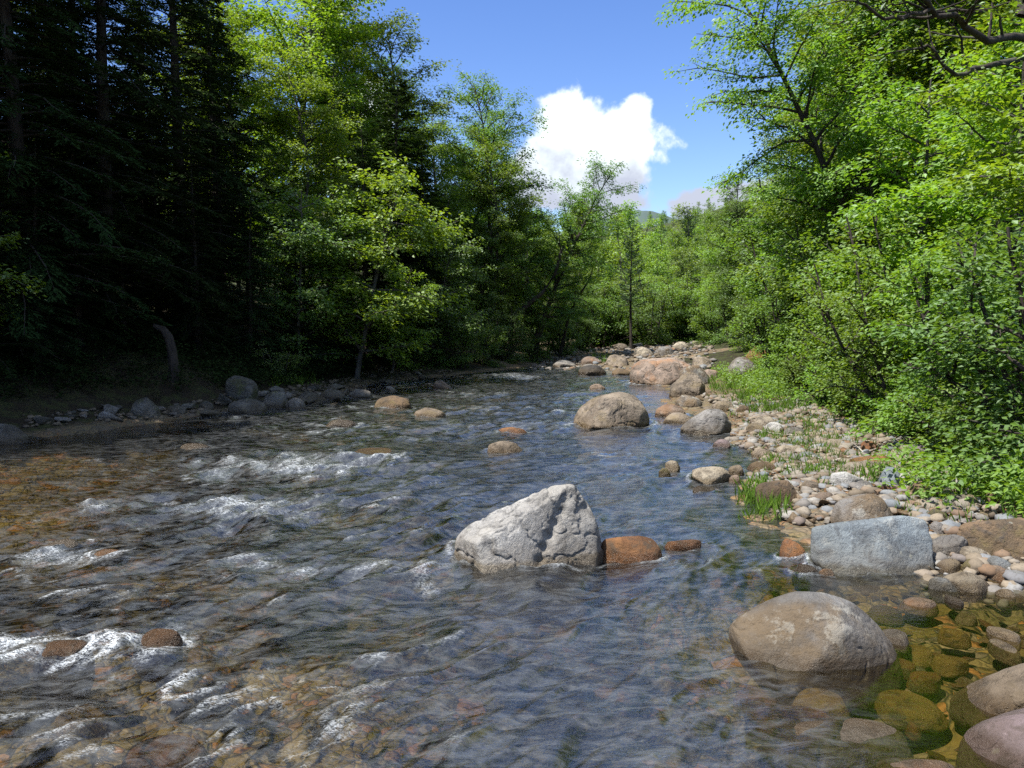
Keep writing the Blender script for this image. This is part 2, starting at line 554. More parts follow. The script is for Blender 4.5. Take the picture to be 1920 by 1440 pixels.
def boulder(label, shape, mat, name='boulder', dr=0.8, p=9, level=5, noise=0.035, nscale=2.6, crack=0.03, seed=None, wet=True, sink=None, ztop=None, Y=None, group=None, lean=0.0, cuts=16, dents=()):
    """shape: 4 numbers = box in the photo, else an outline; lowest row sits on the ground or water"""
    seed = seed if seed is not None else int(RNG.randint(1, 9999))
    rs = np.random.RandomState(seed)
    if not hasattr(shape[0], '__len__'):
        x0, y0, x1, y1 = shape
        w, hh = x1 - x0, y1 - y0
        a, b, c, d, e = rs.uniform(0.08, 0.28, 5)
        k = rs.uniform(-0.12, 0.12)
        shape = [(x0, y1), (x0, y1 - hh * (0.35 + a)), (x0 + w * (0.14 + b * .4), y0 + hh * (0.3 - a)), (x0 + w * (0.35 + k), y0), (x0 + w * (0.62 + k), y0 + hh * c * .3), (x1 - w * (d * .6), y0 + hh * (0.2 + e * 0.6)), (x1, y1 - hh * 0.3), (x1, y1)]
    pts = np.array(shape, float)
    by = pts[:, 1].max()
    bx = (pts[:, 0].min() + pts[:, 0].max()) / 2
    if Y is None:
        g = hit(bx, by, wet) if ztop is None else at_z(bx, by, ztop - 0.08)
        wpx = pts[:, 0].max() - pts[:, 0].min()
        wm = wpx / FPX * g[1]
        Yc = g[1] + wm * dr * 0.38
        zb = g[2]
    else:
        Yc = Y
        wm = (pts[:, 0].max() - pts[:, 0].min()) / FPX * Yc
        zb = None
    W = np.array([at_y(a, b, Yc) for a, b in pts])[:, [0, 2]]
    zmin, zmax = W[:, 1].min(), W[:, 1].max()
    H = zmax - zmin
    sk = sink if sink is not None else 0.25 * H + 0.05
    low = W[W[:, 1] < zmin + 0.2 * H]
    O = np.array([(W[:, 0].min() + W[:, 0].max()) / 2, zmin + 0.35 * H])
    extra = np.array([(x * 0.96 + O[0] * 0.04, zmin - sk) for x in (low[:, 0].min(), low[:, 0].max())])
    hl = hull2(np.vstack([W, extra]) - O)
    planes, hs = [], []
    for i in range(len(hl)):
        a, b = np.array(hl[i]), np.array(hl[(i + 1) % len(hl)])
        e = b - a
        L = np.hypot(*e)
        if L < 1e-5:
            continue
        n = np.array([e[1], -e[0]]) / L
        h0 = max(n @ a, 0.02)
        for sg in (-1, 1):
            t = sg * rs.uniform(0.15, 0.6)
            v = np.array([n[0], t, n[1]])
            ln = np.linalg.norm(v)
            planes.append(v / ln)
            hs.append(h0 / ln)
    D = wm * dr / 2
    for sg in (-1, 1):
        for k in range(3):
            v = np.array([rs.uniform(-0.55, 0.55), sg, rs.uniform(-0.05, 0.75) + lean * -sg])
            v /= np.linalg.norm(v)
            planes.append(v)
            hs.append(max(D * rs.uniform(0.75, 1.05), 0.03))
    p = min(p * 2.4, 48)
    planes, hs = np.array(planes), np.array(hs) * 2 ** (0.8 / p)
    v0, _ = star_rock(planes, hs, 2, p, 0.0, 1, seed, 0)
    cn = rs.normal(size=(cuts, 3)) + np.array([0, -0.3, 0.35])
    cn /= np.linalg.norm(cn, axis=1)[:, None]
    ch = (v0 @ cn.T).max(0) * rs.uniform(0.82, 0.97, cuts)
    planes, hs = np.vstack([planes, cn]), np.concatenate([hs, ch])
    v, f = star_rock(planes, hs, level, p, noise, nscale, seed, crack)
    # hollows: (photo x, photo y, radius in photo pixels, depth in metres) pushed into the near face
    for hx, hy, hr, hd in dents:
        c = at_y(hx, hy, Yc - wm * dr * 0.3)
        r_ = hr / FPX * Yc
        g_ = np.exp(-(((v[:, 0] + O[0] - c[0]) ** 2 + (v[:, 2] + O[1] - c[2]) ** 2) / r_ ** 2)) * (v[:, 1] < 0.25 * wm * dr)
        v[:, 1] += hd * g_
    o = link(name, mesh(name, v, f, True), M[mat], None, (O[0], Yc, O[1]))
    tag(o, label, 'boulder' if name == 'boulder' else 'stone', group)
    ROCKPOS.append((O[0], Yc, wm / 2))
    if zb is not None and zb < 0.03 and ztop is None:
        WROCKS.append((O[0], Yc, wm / 2, wm * dr / 2))
    return o


def flatstone(label, box, mat, ztop, thick=0.09, p=7, seed=None, name='stone'):
    """a low stone whose top fills the photo box, seen from above at a slant"""
    seed = seed if seed is not None else int(RNG.randint(1, 9999))
    rs = np.random.RandomState(seed)
    x0, y0, x1, y1 = box
    bx = (x0 + x1) / 2
    zz = ztop - thick * 0.35
    f_, n_ = at_z(bx, y0, zz), at_z(bx, y1, zz - thick * 0.2)
    cy = (f_[1] + n_[1]) / 2
    dep = (f_[1] - n_[1]) / 2 * 1.05
    wid = (x1 - x0) / 2 / FPX * cy
    cx = (bx - 960) / FPX * cy
    k = 11
    an = np.arange(k) / k * 6.283 + rs.uniform(-.2, .2, k)
    nn = np.stack([np.cos(an), np.sin(an), rs.uniform(-0.1, 0.35, k)], 1)
    hh = rs.uniform(0.85, 1.05, k)
    top = np.array([[rs.uniform(-.25, .25), rs.uniform(-.25, .25), 1], [rs.uniform(-.5, .5), rs.uniform(-.5, .5), 1], [0, 0, -1]])
    nn = np.vstack([nn, top])
    hh = np.concatenate([hh, [0.75, 0.8, 1.2]])
    hh = hh / np.linalg.norm(nn, axis=1)
    nn = nn / np.linalg.norm(nn, axis=1)[:, None]
    v, f = star_rock(nn, hh, 5, p * 1.5, 0.05, 1.5, seed, 0.0)
    v = v * np.array([wid, dep, thick])
    o = link(name, mesh(name, v, f, True), M[mat], None, (cx, cy, ztop - thick * 0.78))
    tag(o, label, 'boulder' if name == 'boulder' else 'stone')
    ROCKPOS.append((cx, cy, max(wid, dep)))
    return o

B = boulder
# big rocks standing in the stream
B('jagged white granite boulder with a dark hollow, alone in midstream', [(848, 1046), (854, 1008), (878, 982), (1032, 911), (1074, 905), (1102, 940), (1128, 1000), (1132, 1062), (990, 1056)], 'white', dr=0.62, p=48, level=6, noise=0.04, nscale=3.2, crack=0.04, seed=4, lean=0.2, cuts=0, dents=[(1062, 945, 9, .03), (1052, 965, 10, .04), (1042, 985, 10, .045), (1031, 1005, 10, .045), (1020, 1025, 10, .04), (1012, 1045, 10, .035), (1104, 960, 14, .05), (960, 975, 14, .03)])
B('low wet orange brown boulder touching the white granite boulder', [(1123, 1045), (1126, 1016), (1150, 1004), (1200, 1003), (1236, 1014), (1246, 1040), (1220, 1050), (1150, 1050)], 'rust', dr=0.7, p=8, level=5, noise=0.05, crack=0.02, seed=12)
B('flat rusty stone just awash, pointing right of the orange brown boulder', [(1240, 1030), (1250, 1016), (1300, 1011), (1338, 1014), (1338, 1030)], 'rust', 'stone', dr=0.35, seed=13)
B('large rounded tan boulder with brown base standing in the upper stream', [(1071, 795), (1076, 772), (1110, 740), (1160, 731), (1196, 736), (1217, 755), (1226, 795), (1200, 802), (1110, 801)], 'tan', dr=0.8, p=10, level=6, noise=0.04, crack=0.03, seed=21)
B('domed grey and brown boulder at the edge of the still pool', [(1364, 1212), (1368, 1182), (1406, 1138), (1466, 1107), (1522, 1104), (1586, 1120), (1640, 1162), (1682, 1222), (1692, 1252), (1600, 1258), (1440, 1256)], 'dome', dr=0.7, p=14, level=6, noise=0.025, nscale=2.2, crack=0.02, seed=33, cuts=10)
B('blue grey slab boulder with flat face and squared ends', [(1516, 1046), (1522, 992), (1545, 984), (1690, 966), (1736, 970), (1746, 1000), (1742, 1062), (1700, 1075), (1620, 1074), (1560, 1064)], 'blue', dr=0.5, p=18, level=6, noise=0.03, nscale=2.0, crack=0.02, seed=41, lean=0.25, cuts=3)
B('grey boulder with a brown half lying behind the blue grey slab', [(1552, 985), (1560, 950), (1590, 926), (1655, 924), (1672, 948), (1680, 985)], 'greybrown', dr=0.7, p=14, level=5, seed=45)
B('mossy brown boulder beside the grass tuft at the water edge', [(1412, 940), (1418, 912), (1440, 897), (1482, 895), (1500, 915), (1500, 948), (1440, 951)], 'brown', dr=0.85, p=8, level=6, noise=0.05, seed=52)
B('long brown boulder half sunk in the right bank', [(1785, 1030), (1790, 980), (1820, 970), (1960, 972), (2010, 1000), (2010, 1045), (1840, 1040)], 'brown', dr=0.6, p=12, level=6, seed=57)
B('small round rust red boulder left of the blue grey slab', (1460, 1006, 1514, 1056), 'rust', dr=0.9, p=5, noise=0.03, seed=61)
B('black wet stone in front of the rust red boulder', (1484, 1056, 1536, 1082), 'dark', 'stone', dr=0.8, seed=62)
B('pinkish wet pebble under the left end of the blue grey slab', (1535, 1064, 1566, 1082), 'pink', 'stone', dr=0.8, p=6, seed=63)
B('tan boulder rising from the pool at the photo edge', [(1785, 1325), (1800, 1305), (1860, 1270), (1930, 1244), (2000, 1240), (2040, 1320), (1960, 1345), (1850, 1345)], 'tan', dr=0.75, p=8, level=6, noise=0.03, seed=71)
B('smooth purple grey boulder below the tan boulder in the pool corner', [(1794, 1418), (1820, 1385), (1880, 1345), (1930, 1326), (2010, 1320), (2060, 1400), (2000, 1440), (1830, 1432)], 'purple', dr=0.7, p=9, level=6, noise=0.025, crack=0.0, seed=72)
B('pink tipped stone in the bottom corner of the pool', [(1625, 1455), (1640, 1436), (1700, 1428), (1780, 1430), (1830, 1455), (1800, 1475), (1650, 1475)], 'pink', 'stone', dr=0.8, p=7, seed=73)
B('angular brown boulder stacked in front of the pink boulder bench', [(1252, 745), (1258, 722), (1286, 697), (1304, 696), (1322, 722), (1324, 745)], 'tan', dr=0.8, p=14, level=6, noise=0.045, crack=0.03, seed=81)
B('rounded grey brown boulder behind the angular brown boulder', (1268, 680, 1332, 722), 'greybrown', dr=0.8, p=7, seed=82)
B('low dark rounded boulder at the foot of the angular brown boulder', (1262, 739, 1320, 763), 'greybrown', dr=0.8, p=6, seed=83)
B('big pink and orange boulder bench at the head of the stream', [(1178, 714), (1182, 682), (1205, 670), (1262, 668), (1296, 680), (1300, 714), (1230, 722)], 'pink', dr=0.8, p=14, level=6, noise=0.04, crack=0.03, seed=84)
B('flat tan boulder behind the grey boulder near the tan one', (1226, 757, 1292, 783), 'pink', dr=0.8, p=9, seed=85)
B('flat tan boulder close left of the grey wedge boulder', (1242, 772, 1302, 796), 'tan', dr=0.8, p=9, seed=86)
B('pale grey wedge boulder at the water edge right of the tan boulder', [(1272, 806), (1290, 788), (1330, 764), (1362, 765), (1374, 790), (1374, 812), (1330, 815)], 'grey', dr=0.75, p=14, level=6, noise=0.045, seed=87)
B('dark grey boulder under leaves at the far right bank', (1362, 668, 1428, 708), 'greybrown', dr=0.8, p=9, seed=88)
B('reddish block boulder half hidden by leaves above the dark grey boulder', (1398, 648, 1444, 684), 'rust', dr=0.8, p=14, seed=89)
B('long flat brown stone lying at the waterline of the grassy bank', (1398, 862, 1462, 884), 'brown', 'stone', dr=0.5, seed=90)
B('flat pale green and tan rock sitting in the shallows', [(1294, 894), (1300, 878), (1340, 872), (1370, 878), (1372, 900), (1330, 908)], 'pale', 'stone', dr=0.8, p=12, seed=91)
B('small orange tan stone on the right end of the flat shallows rock', (1364, 870, 1398, 893), 'tan', 'stone', dr=0.8, p=6, seed=92)
B('small pinkish stone wedged below the orange tan stone', (1366, 889, 1392, 908), 'pink', 'stone', dr=0.8, p=6, seed=93)
B('little round cream stone alone in the upper stream', (1246, 861, 1276, 881), 'pale', 'stone', dr=0.8, p=7, seed=94)
B('little dark green stone beside the round cream stone', (1234, 876, 1258, 892), 'olive', 'stone', dr=0.8, p=7, seed=95)
B('thin dark stone barely breaking the water below the flat shallows rock', (1296, 910, 1346, 923), 'dark', 'stone', dr=0.6, seed=96)
B('warm tan rock rising from the middle of the riffle', [(911, 846), (914, 830), (935, 824), (970, 831), (985, 848), (945, 851)], 'tan', 'stone', dr=0.7, p=9, seed=97)
B('low reddish stone nearly covered by the riffle', (932, 800, 990, 815), 'rust', 'stone', dr=0.7, seed=98)
B('flat dark tan slab breaking the stream near the shaded bank', [(698, 766), (704, 748), (735, 741), (768, 748), (776, 766)], 'brown', dr=0.6, p=14, seed=99)
B('flat orange tan rock downstream of the dark tan slab', [(772, 782), (778, 770), (800, 763), (832, 770), (838, 783)], 'tan', dr=0.6, p=12, seed=100)
B('tan wedge shaped stone alone near the far shaded bank', [(808, 730), (814, 716), (826, 711), (852, 728)], 'pink', 'stone', dr=0.8, p=12, seed=101)
B('dark flat rock standing in water before the far gravel bar', (1082, 684, 1138, 704), 'dark', dr=0.7, p=14, seed=102)
B('small pinkish stone in the riffle above the tan boulder', (1105, 719, 1136, 732), 'pink', 'stone', dr=0.7, seed=103)
B('brown wet stone parting the white riffle in the lower stream', [(254, 1210), (258, 1192), (290, 1178), (330, 1180), (346, 1198), (340, 1214)], 'wetbrown', dr=0.8, p=5, seed=104, sink=0.2)
B('reddish tan rock with foam below it at the photo edge', [(64, 1236), (72, 1212), (110, 1196), (150, 1198), (168, 1218), (164, 1238)], 'wetbrown', dr=0.8, p=5, seed=105, sink=0.2)
B('smooth wet grey stone under a hump of water near the dark shallows', (72, 1008, 162, 1036), 'wetgrey', 'stone', dr=0.8, p=4, seed=106)
B('rusty stone awash beside the humped wet grey stone', (170, 1028, 245, 1044), 'wetbrown', 'stone', dr=0.6, p=5, seed=107)
B('pinkish stone awash under the shaded bank', (606, 786, 676, 803), 'wetgrey', 'stone', dr=0.7, p=7, seed=108)
B('flat pale stone awash in the dark shallows', (330, 830, 400, 842), 'wetgrey', 'stone', dr=0.6, p=7, seed=109)
# shaded bank
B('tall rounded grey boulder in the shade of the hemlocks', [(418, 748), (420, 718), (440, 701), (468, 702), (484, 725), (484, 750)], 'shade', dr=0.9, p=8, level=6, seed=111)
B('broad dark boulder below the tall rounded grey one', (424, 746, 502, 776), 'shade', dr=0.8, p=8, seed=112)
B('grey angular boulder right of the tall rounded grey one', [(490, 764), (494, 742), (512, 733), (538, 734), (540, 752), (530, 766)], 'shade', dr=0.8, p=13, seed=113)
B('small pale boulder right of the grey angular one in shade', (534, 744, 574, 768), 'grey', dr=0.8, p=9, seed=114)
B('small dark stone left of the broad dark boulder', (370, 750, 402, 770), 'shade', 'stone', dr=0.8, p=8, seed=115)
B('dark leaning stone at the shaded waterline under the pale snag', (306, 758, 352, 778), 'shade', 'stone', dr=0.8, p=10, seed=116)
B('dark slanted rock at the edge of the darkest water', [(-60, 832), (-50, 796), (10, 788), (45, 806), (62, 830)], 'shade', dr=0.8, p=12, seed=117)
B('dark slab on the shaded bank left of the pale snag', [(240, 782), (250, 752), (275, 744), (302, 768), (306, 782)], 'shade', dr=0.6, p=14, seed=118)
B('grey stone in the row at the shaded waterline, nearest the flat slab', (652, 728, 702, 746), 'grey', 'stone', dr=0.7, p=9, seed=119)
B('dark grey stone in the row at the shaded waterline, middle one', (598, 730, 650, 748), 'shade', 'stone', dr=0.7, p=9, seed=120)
# named stones of the near right bank
B('grey triangular boulder against the right end of the blue grey slab', [(1744, 1040), (1748, 1012), (1775, 1002), (1818, 1000), (1808, 1030), (1780, 1046)], 'grey', dr=0.7, p=16, seed=131)
B('pale flat oval stone right of the grey triangular boulder', (1792, 1024, 1862, 1048), 'pale', 'stone', dr=0.7, p=7, seed=132)
B('brown oval stone below the grey triangular boulder', (1754, 1046, 1806, 1074), 'tan', 'stone', dr=0.8, p=7, seed=133)
B('mossy green stone beside the brown oval stone', (1800, 1046, 1852, 1076), 'olive', 'stone', dr=0.8, p=7, seed=134)
B('round blue grey stone right of the mossy green stone', (1848, 1039, 1898, 1070), 'blue', 'stone', dr=0.8, p=6, seed=135)
B('small speckled pinkish stone in front of the round blue grey stone', (1853, 1058, 1892, 1088), 'pink', 'stone', dr=0.9, p=6, seed=136)
B('big pale pointed oval stone lying at the pool edge', [(1764, 1092), (1780, 1076), (1810, 1070), (1840, 1080), (1860, 1098), (1848, 1110), (1800, 1112)], 'pale', dr=0.6, p=9, seed=137)
B('pale blue stone leaning under the big pale oval stone', (1742, 1080, 1800, 1110), 'blue', 'stone', dr=0.7, p=8, seed=138)
B('light blue grey stone at the pool edge near the frame side', (1880, 1070, 1945, 1098), 'blue', 'stone', dr=0.7, p=8, seed=139)
B('small cream stone at the water in front of the light blue stone', (1866, 1103, 1902, 1120), 'pale', 'stone', dr=0.7, p=7, seed=140)
B('round green grey stone behind the right end of the blue grey slab', (1738, 952, 1778, 978), 'olive', 'stone', dr=0.9, p=7, seed=141)
B('small dark grey stone under the round green grey stone', (1744, 974, 1772, 1002), 'grey', 'stone', dr=0.9, p=7, seed=142)
B('small pale stone right of the small dark grey stone', (1768, 976, 1796, 994), 'pale', 'stone', dr=0.9, p=9, seed=143)
B('bright orange flat slab stone among the bank cobbles', [(1590, 874), (1594, 860), (1650, 851), (1676, 858), (1668, 872)], 'orange', 'stone', dr=0.6, p=16, seed=144)
B('long pale slab stone beneath the orange flat slab', (1554, 864, 1706, 886), 'pale', 'stone', dr=0.45, p=16, seed=145)
B('steep blue grey stone standing in the cobble pile', [(1642, 912), (1652, 884), (1668, 871), (1688, 876), (1692, 900), (1680, 914)], 'blue', 'stone', dr=0.8, p=14, seed=146)
B('white and blue speckled stone leaning on the steep blue grey stone', (1676, 884, 1716, 912), 'white', 'stone', dr=0.8, p=9, seed=147)
B('long whitish stone with a dark end left of the steep blue grey stone', [(1552, 906), (1560, 886), (1578, 880), (1622, 900), (1620, 914), (1570, 914)], 'white', 'stone', dr=0.5, p=12, seed=148)
B('flat reddish brown stone on the pale cobbles behind the slab', (1524, 922, 1572, 942), 'pink', 'stone', dr=0.8, p=9, seed=149)
B('pale flat slab stone set in the grass near the water', (1452, 834, 1512, 851), 'pale', 'stone', dr=0.6, p=14, seed=150)
B('tan stone left of the pale flat slab in the grass', (1408, 840, 1456, 860), 'tan', 'stone', dr=0.7, p=9, seed=151)
B('small blue stone right of the pale flat slab in the grass', (1496, 846, 1534, 859), 'blue', 'stone', dr=0.7, p=9, seed=152)
B('reddish dark stone at the waterline below the cobble beach', (1334, 822, 1372, 840), 'purple', 'stone', dr=0.7, p=9, seed=153)
B('largest cream stone in the cluster on the cobble beach', (1412, 777, 1462, 803), 'pale', 'stone', dr=0.8, p=8, seed=154)
B('tan stone left in front of the largest cream stone', (1398, 793, 1436, 813), 'tan', 'stone', dr=0.8, p=8, seed=155)
B('whitish stone right in front of the largest cream stone', (1432, 790, 1470, 812), 'white', 'stone', dr=0.8, p=10, seed=156)
B('flat pale stone lying on grass under the right bank shrubs', (1560, 925, 1600, 940), 'pale', 'stone', dr=0.8, seed=157, Y=None)
# boulders strung along the head of the stream and over the bar
for lb, bx, mt in [('tan boulder on the bar just left of the pink boulder bench', (1136, 662, 1180, 686), 'tan'), ('squat pale boulder behind the pink boulder bench', (1186, 650, 1226, 668), 'pale'), ('grey brown boulder at the back of the bar behind the bench', (1228, 648, 1266, 666), 'greybrown'), ('small tan boulder by the foot of the slim bare trunked pine', (1150, 643, 1180, 656), 'tan'),
                   ('pinkish flat boulder at the left water end of the bar', (1086, 668, 1130, 684), 'pink'), ('low grey boulder at the far left tip of the bar', (1036, 674, 1080, 688), 'grey'), ('tan boulder between the bench and the grassy bank', (1296, 666, 1334, 688), 'tan'), ('flat brown boulder in the water left of the pink bench', (1146, 690, 1184, 704), 'brown'),
                   ('rounded pinkish boulder right behind the rounded grey brown one', (1316, 690, 1350, 712), 'pink'), ('cream boulder at the upper edge of the bar near the small spruces', (1262, 640, 1292, 654), 'pale')]:
    B(lb, bx, mt, dr=0.8, p=12)
# middling stones half buried in the right bank
for lb, bx, mt in [('tan angular stone on the beach behind the pale grey wedge', (1334, 750, 1378, 772), 'tan'), ('brown stone between the grey wedge and the bright grass', (1380, 758, 1412, 778), 'brown'), ('grey flat stone right of the cream stone cluster', (1468, 800, 1512, 818), 'grey'), ('rusty block at the back of the bank cobbles', (1610, 826, 1654, 848), 'rust'),
                   ('pinkish grey stone at the shrub edge above the orange slab', (1700, 832, 1752, 858), 'purple'), ('grey angular stone below the shrub that leans over the cobbles', (1744, 866, 1792, 892), 'grey'), ('brown flat stone in the leafy cobbles', (1700, 905, 1748, 930), 'brown'), ('tan flat rock under the low bush beside the leafy cobbles', (1784, 925, 1842, 954), 'tan'),
                   ('dark brown rock at the foot of the nearest shrub', (1846, 918, 1900, 946), 'brown'), ('grey stone set between the whitish long stone and the slab boulder', (1600, 900, 1640, 920), 'grey'), ('tan stone behind the mossy brown boulder', (1500, 900, 1540, 920), 'tan'), ('pale angular stone left of the rusty block', (1540, 822, 1592, 840), 'pale')]:
    B(lb, bx, mt, 'stone', dr=0.85, p=13)
# stones seen through the water of the pool: base on the bed
POOLST = [('long grey slab under the shallow water at the front of the pool', (1420, 1340, 1745, 1432), 'greybrown', 0.02), ('rust topped ledge behind the long grey sunken slab', (1400, 1322, 1600, 1362), 'orange', -0.03),
          ('pinkish stone just breaking the pool below the blue grey slab', (1704, 1117, 1776, 1140), 'pink', 0.025), ('tiny dark stone poking out right of the pinkish pool stone', (1792, 1114, 1822, 1134), 'dark', 0.03),
          ('light grey round stone right of the domed boulder', (1668, 1174, 1722, 1208), 'grey', 0.035), ('flat green stone lying in the middle of the pool', (1778, 1178, 1842, 1198), 'ochre', 0.0),
          ('cream stone at the pool edge near the frame side', (1876, 1170, 1935, 1202), 'pale', 0.03), ('small pale stone in the far part of the pool', (1818, 1144, 1852, 1162), 'pale', 0.0),
          ('small pale stone above the tan corner boulder', (1886, 1195, 1930, 1235), 'pale', 0.01), ('bright orange sunken stone in the pool centre', (1724, 1256, 1792, 1284), 'orange', -0.02),
          ('yellow green sunken stone above the orange one', (1766, 1224, 1842, 1252), 'ochre', -0.03), ('big olive sunken stone left of the tan corner boulder', (1660, 1284, 1790, 1352), 'ochre', -0.03),
          ('orange sunken stone under the front of the domed boulder', (1388, 1282, 1484, 1332), 'orange', -0.04), ('ochre sunken stone between the domed boulder and the ledge', (1500, 1290, 1610, 1330), 'ochre', -0.04),
          ('dark small stone in front of the domed boulder', (1606, 1282, 1652, 1312), 'dark', 0.0), ('small rust stone by the purple grey boulder', (1726, 1352, 1752, 1372), 'orange', -0.01),
          ('sunken tan stone far left in the pool', (1600, 1085, 1690, 1112), 'tan', -0.05), ('sunken brown stone behind the domed boulder', (1640, 1130, 1710, 1160), 'brown', -0.04),
          ('ochre sunken stone right of the domed boulder', (1700, 1205, 1770, 1235), 'ochre', -0.04), ('sunken rust stone left of the tan corner boulder', (1690, 1235, 1740, 1258), 'rust', -0.03),
          ('yellow sunken slab in the lower left of the stream', (200, 1375, 375, 1430), 'orange', -0.06), ('ochre sunken stone upstream of the yellow sunken slab', (70, 1320, 180, 1365), 'ochre', -0.08),
          ('yellow stone under the riffle at the bottom centre', (1080, 1424, 1150, 1460), 'orange', -0.03), ('pink sunken stone in the lower stream', (1010, 1340, 1110, 1385), 'pink', -0.05),
          ('brown sunken stone upstream of the long riffle', (655, 838, 740, 856), 'brown', 0.0)]
for lb, bx, mt, zt in POOLST:
    flatstone(lb, bx, mt, zt, 0.028 + 0.00022 * (bx[2] - bx[0]), p=3.5)

# ------------------------------------------------------------------ cobbles: individual small stones
CPROTO = []
for k in range(10):
    rs = np.random.RandomState(500 + k)
    n = rs.normal(size=(14, 3))
    n /= np.linalg.norm(n, axis=1)[:, None]
    hh = rs.uniform(0.68, 1.15, 14)
    v, f = star_rock(n, hh, 4, rs.uniform(6, 22), 0.05, 1.6, 600 + k)
    v = v / np.abs(v).max(0)
    CPROTO.append(mesh('cobble', v, f, True))
CM = {}
for nm, c1, c2 in [('pale cream', (0.33, 0.285, 0.225), (0.24, 0.205, 0.155)), ('tan', (0.34, 0.26, 0.18), (0.24, 0.18, 0.12)), ('grey', (0.30, 0.295, 0.285), (0.21, 0.205, 0.2)), ('bluish grey', (0.28, 0.32, 0.35), (0.2, 0.23, 0.26)), ('rusty', (0.34, 0.18, 0.09), (0.24, 0.12, 0.06)), ('brown', (0.21, 0.15, 0.09), (0.14, 0.1, 0.06)), ('whitish', (0.36, 0.35, 0.33), (0.27, 0.265, 0.25)), ('mossy grey', (0.18, 0.18, 0.165), (0.10, 0.10, 0.085))]:
    CM[nm] = rockmat(nm + ' cobble', c1, c2, scale=0.55, bump=0.5, speck=0.3)
CM['mossy grey'].name = 'mossy grey cobble'
LAND = [('the blue grey slab', 1630, 1075), ('the mossy brown boulder', 1455, 950), ('the orange flat slab', 1632, 875), ('the cream stone cluster', 1435, 808), ('the grey wedge boulder', 1325, 815), ('the angular brown boulder', 1290, 745), ('the long brown boulder', 1860, 1045), ('the pale flat slab in the grass', 1480, 850), ('the steep blue grey stone', 1667, 913), ('the half brown boulder', 1615, 985), ('the pink boulder bench', 1235, 722), ('the big pale oval stone', 1812, 1112), ('the flat rock in the shallows', 1334, 908), ('the tall shaded boulder', 452, 750), ('the angular shaded boulder', 515, 766), ('the row of shaded stones', 650, 746), ('the dark slanted rock', 0, 832), ('the far flat dark rock', 1110, 704), ('the reddish block under leaves', 1420, 684)]
LANDW = [(t, hit(a, b, True)) for t, a, b in LAND]
COBS = []
crs = np.random.RandomState(77)


def zone(poly, n, s0, s1, cols, tagword):
    """scatter n cobbles inside a photo polygon laid on the ground"""
    P = np.array([hit(a, b, True)[:2] for a, b in poly])
    lo, hi = P.min(0), P.max(0)
    k = 0
    tries = 0
    while k < n and tries < n * 60:
        tries += 1
        q = crs.uniform(lo, hi)
        ins = False
        for i in range(len(P)):
            a, b = P[i], P[i - 1]
            if (a[1] > q[1]) != (b[1] > q[1]) and q[0] < (b[0] - a[0]) * (q[1] - a[1]) / (b[1] - a[1]) + a[0]:
                ins = not ins
        if not ins:
            continue
        s = s0 * (s1 / s0) ** (crs.rand() ** 1.7)
        if any((q[0] - a) ** 2 + (q[1] - b) ** 2 < ((c * 0.8 + s * 0.5)) ** 2 for a, b, c in ROCKPOS):
            continue
        ROCKPOS.append((q[0], q[1], s * 0.75))
        COBS.append((q[0], q[1], s, cols[crs.randint(len(cols))], tagword))
        k += 1


L_ = ['pale cream', 'tan', 'grey', 'whitish', 'tan', 'bluish grey', 'brown', 'grey', 'rusty', 'brown']
zone([(1465, 935), (1560, 930), (1560, 985), (1500, 990), (1462, 970)], 34, 0.09, 0.17, ['pale cream', 'pale cream', 'tan', 'whitish'], 'on the pale cobble heap')
zone([(1375, 775), (1475, 775), (1500, 815), (1400, 850), (1350, 825)], 44, 0.09, 0.22, ['pale cream', 'tan', 'grey', 'brown', 'rusty', 'tan'], 'on the cobble beach')
zone([(1540, 835), (1700, 825), (1740, 860), (1720, 920), (1600, 920), (1520, 890)], 54, 0.09, 0.24, L_ + ['rusty', 'bluish grey'], 'in the bank cobbles')
zone([(1640, 900), (1760, 880), (1840, 930), (1800, 985), (1690, 965)], 40, 0.07, 0.16, ['grey', 'whitish', 'mossy grey', 'brown', 'pale cream'], 'in the leafy cobbles')
zone([(1750, 990), (1930, 1040), (1930, 1120), (1740, 1105)], 24, 0.05, 0.11, L_, 'at the pool rim')
zone([(1290, 735), (1420, 745), (1400, 780), (1300, 775)], 24, 0.12, 0.34, ['tan', 'pale cream', 'brown', 'grey'], 'above the wedge boulder')
zone([(1010, 688), (1180, 690), (1160, 655), (1320, 660), (1330, 690), (1320, 642), (1130, 640), (1060, 668)], 36, 0.25, 0.9, ['pale cream', 'pale cream', 'tan', 'grey', 'whitish', 'rusty'], 'on the far gravel bar')
zone([(560, 768), (700, 745), (850, 712), (840, 695), (700, 700), (560, 740)], 30, 0.14, 0.42, ['mossy grey', 'grey', 'mossy grey'], 'on the shaded bank')
zone([(200, 775), (420, 745), (640, 728), (700, 735), (640, 752), (420, 778), (200, 790)], 20, 0.3, 0.6, ['mossy grey', 'mossy grey', 'grey'], 'in the shaded rock line')
zone([(60, 800), (300, 785), (420, 775), (420, 755), (200, 765), (60, 790)], 14, 0.14, 0.36, ['mossy grey', 'mossy grey', 'grey'], 'at the darkest waterline')
COBS.sort(key=lambda c: -c[2] / c[1])
seen = {}
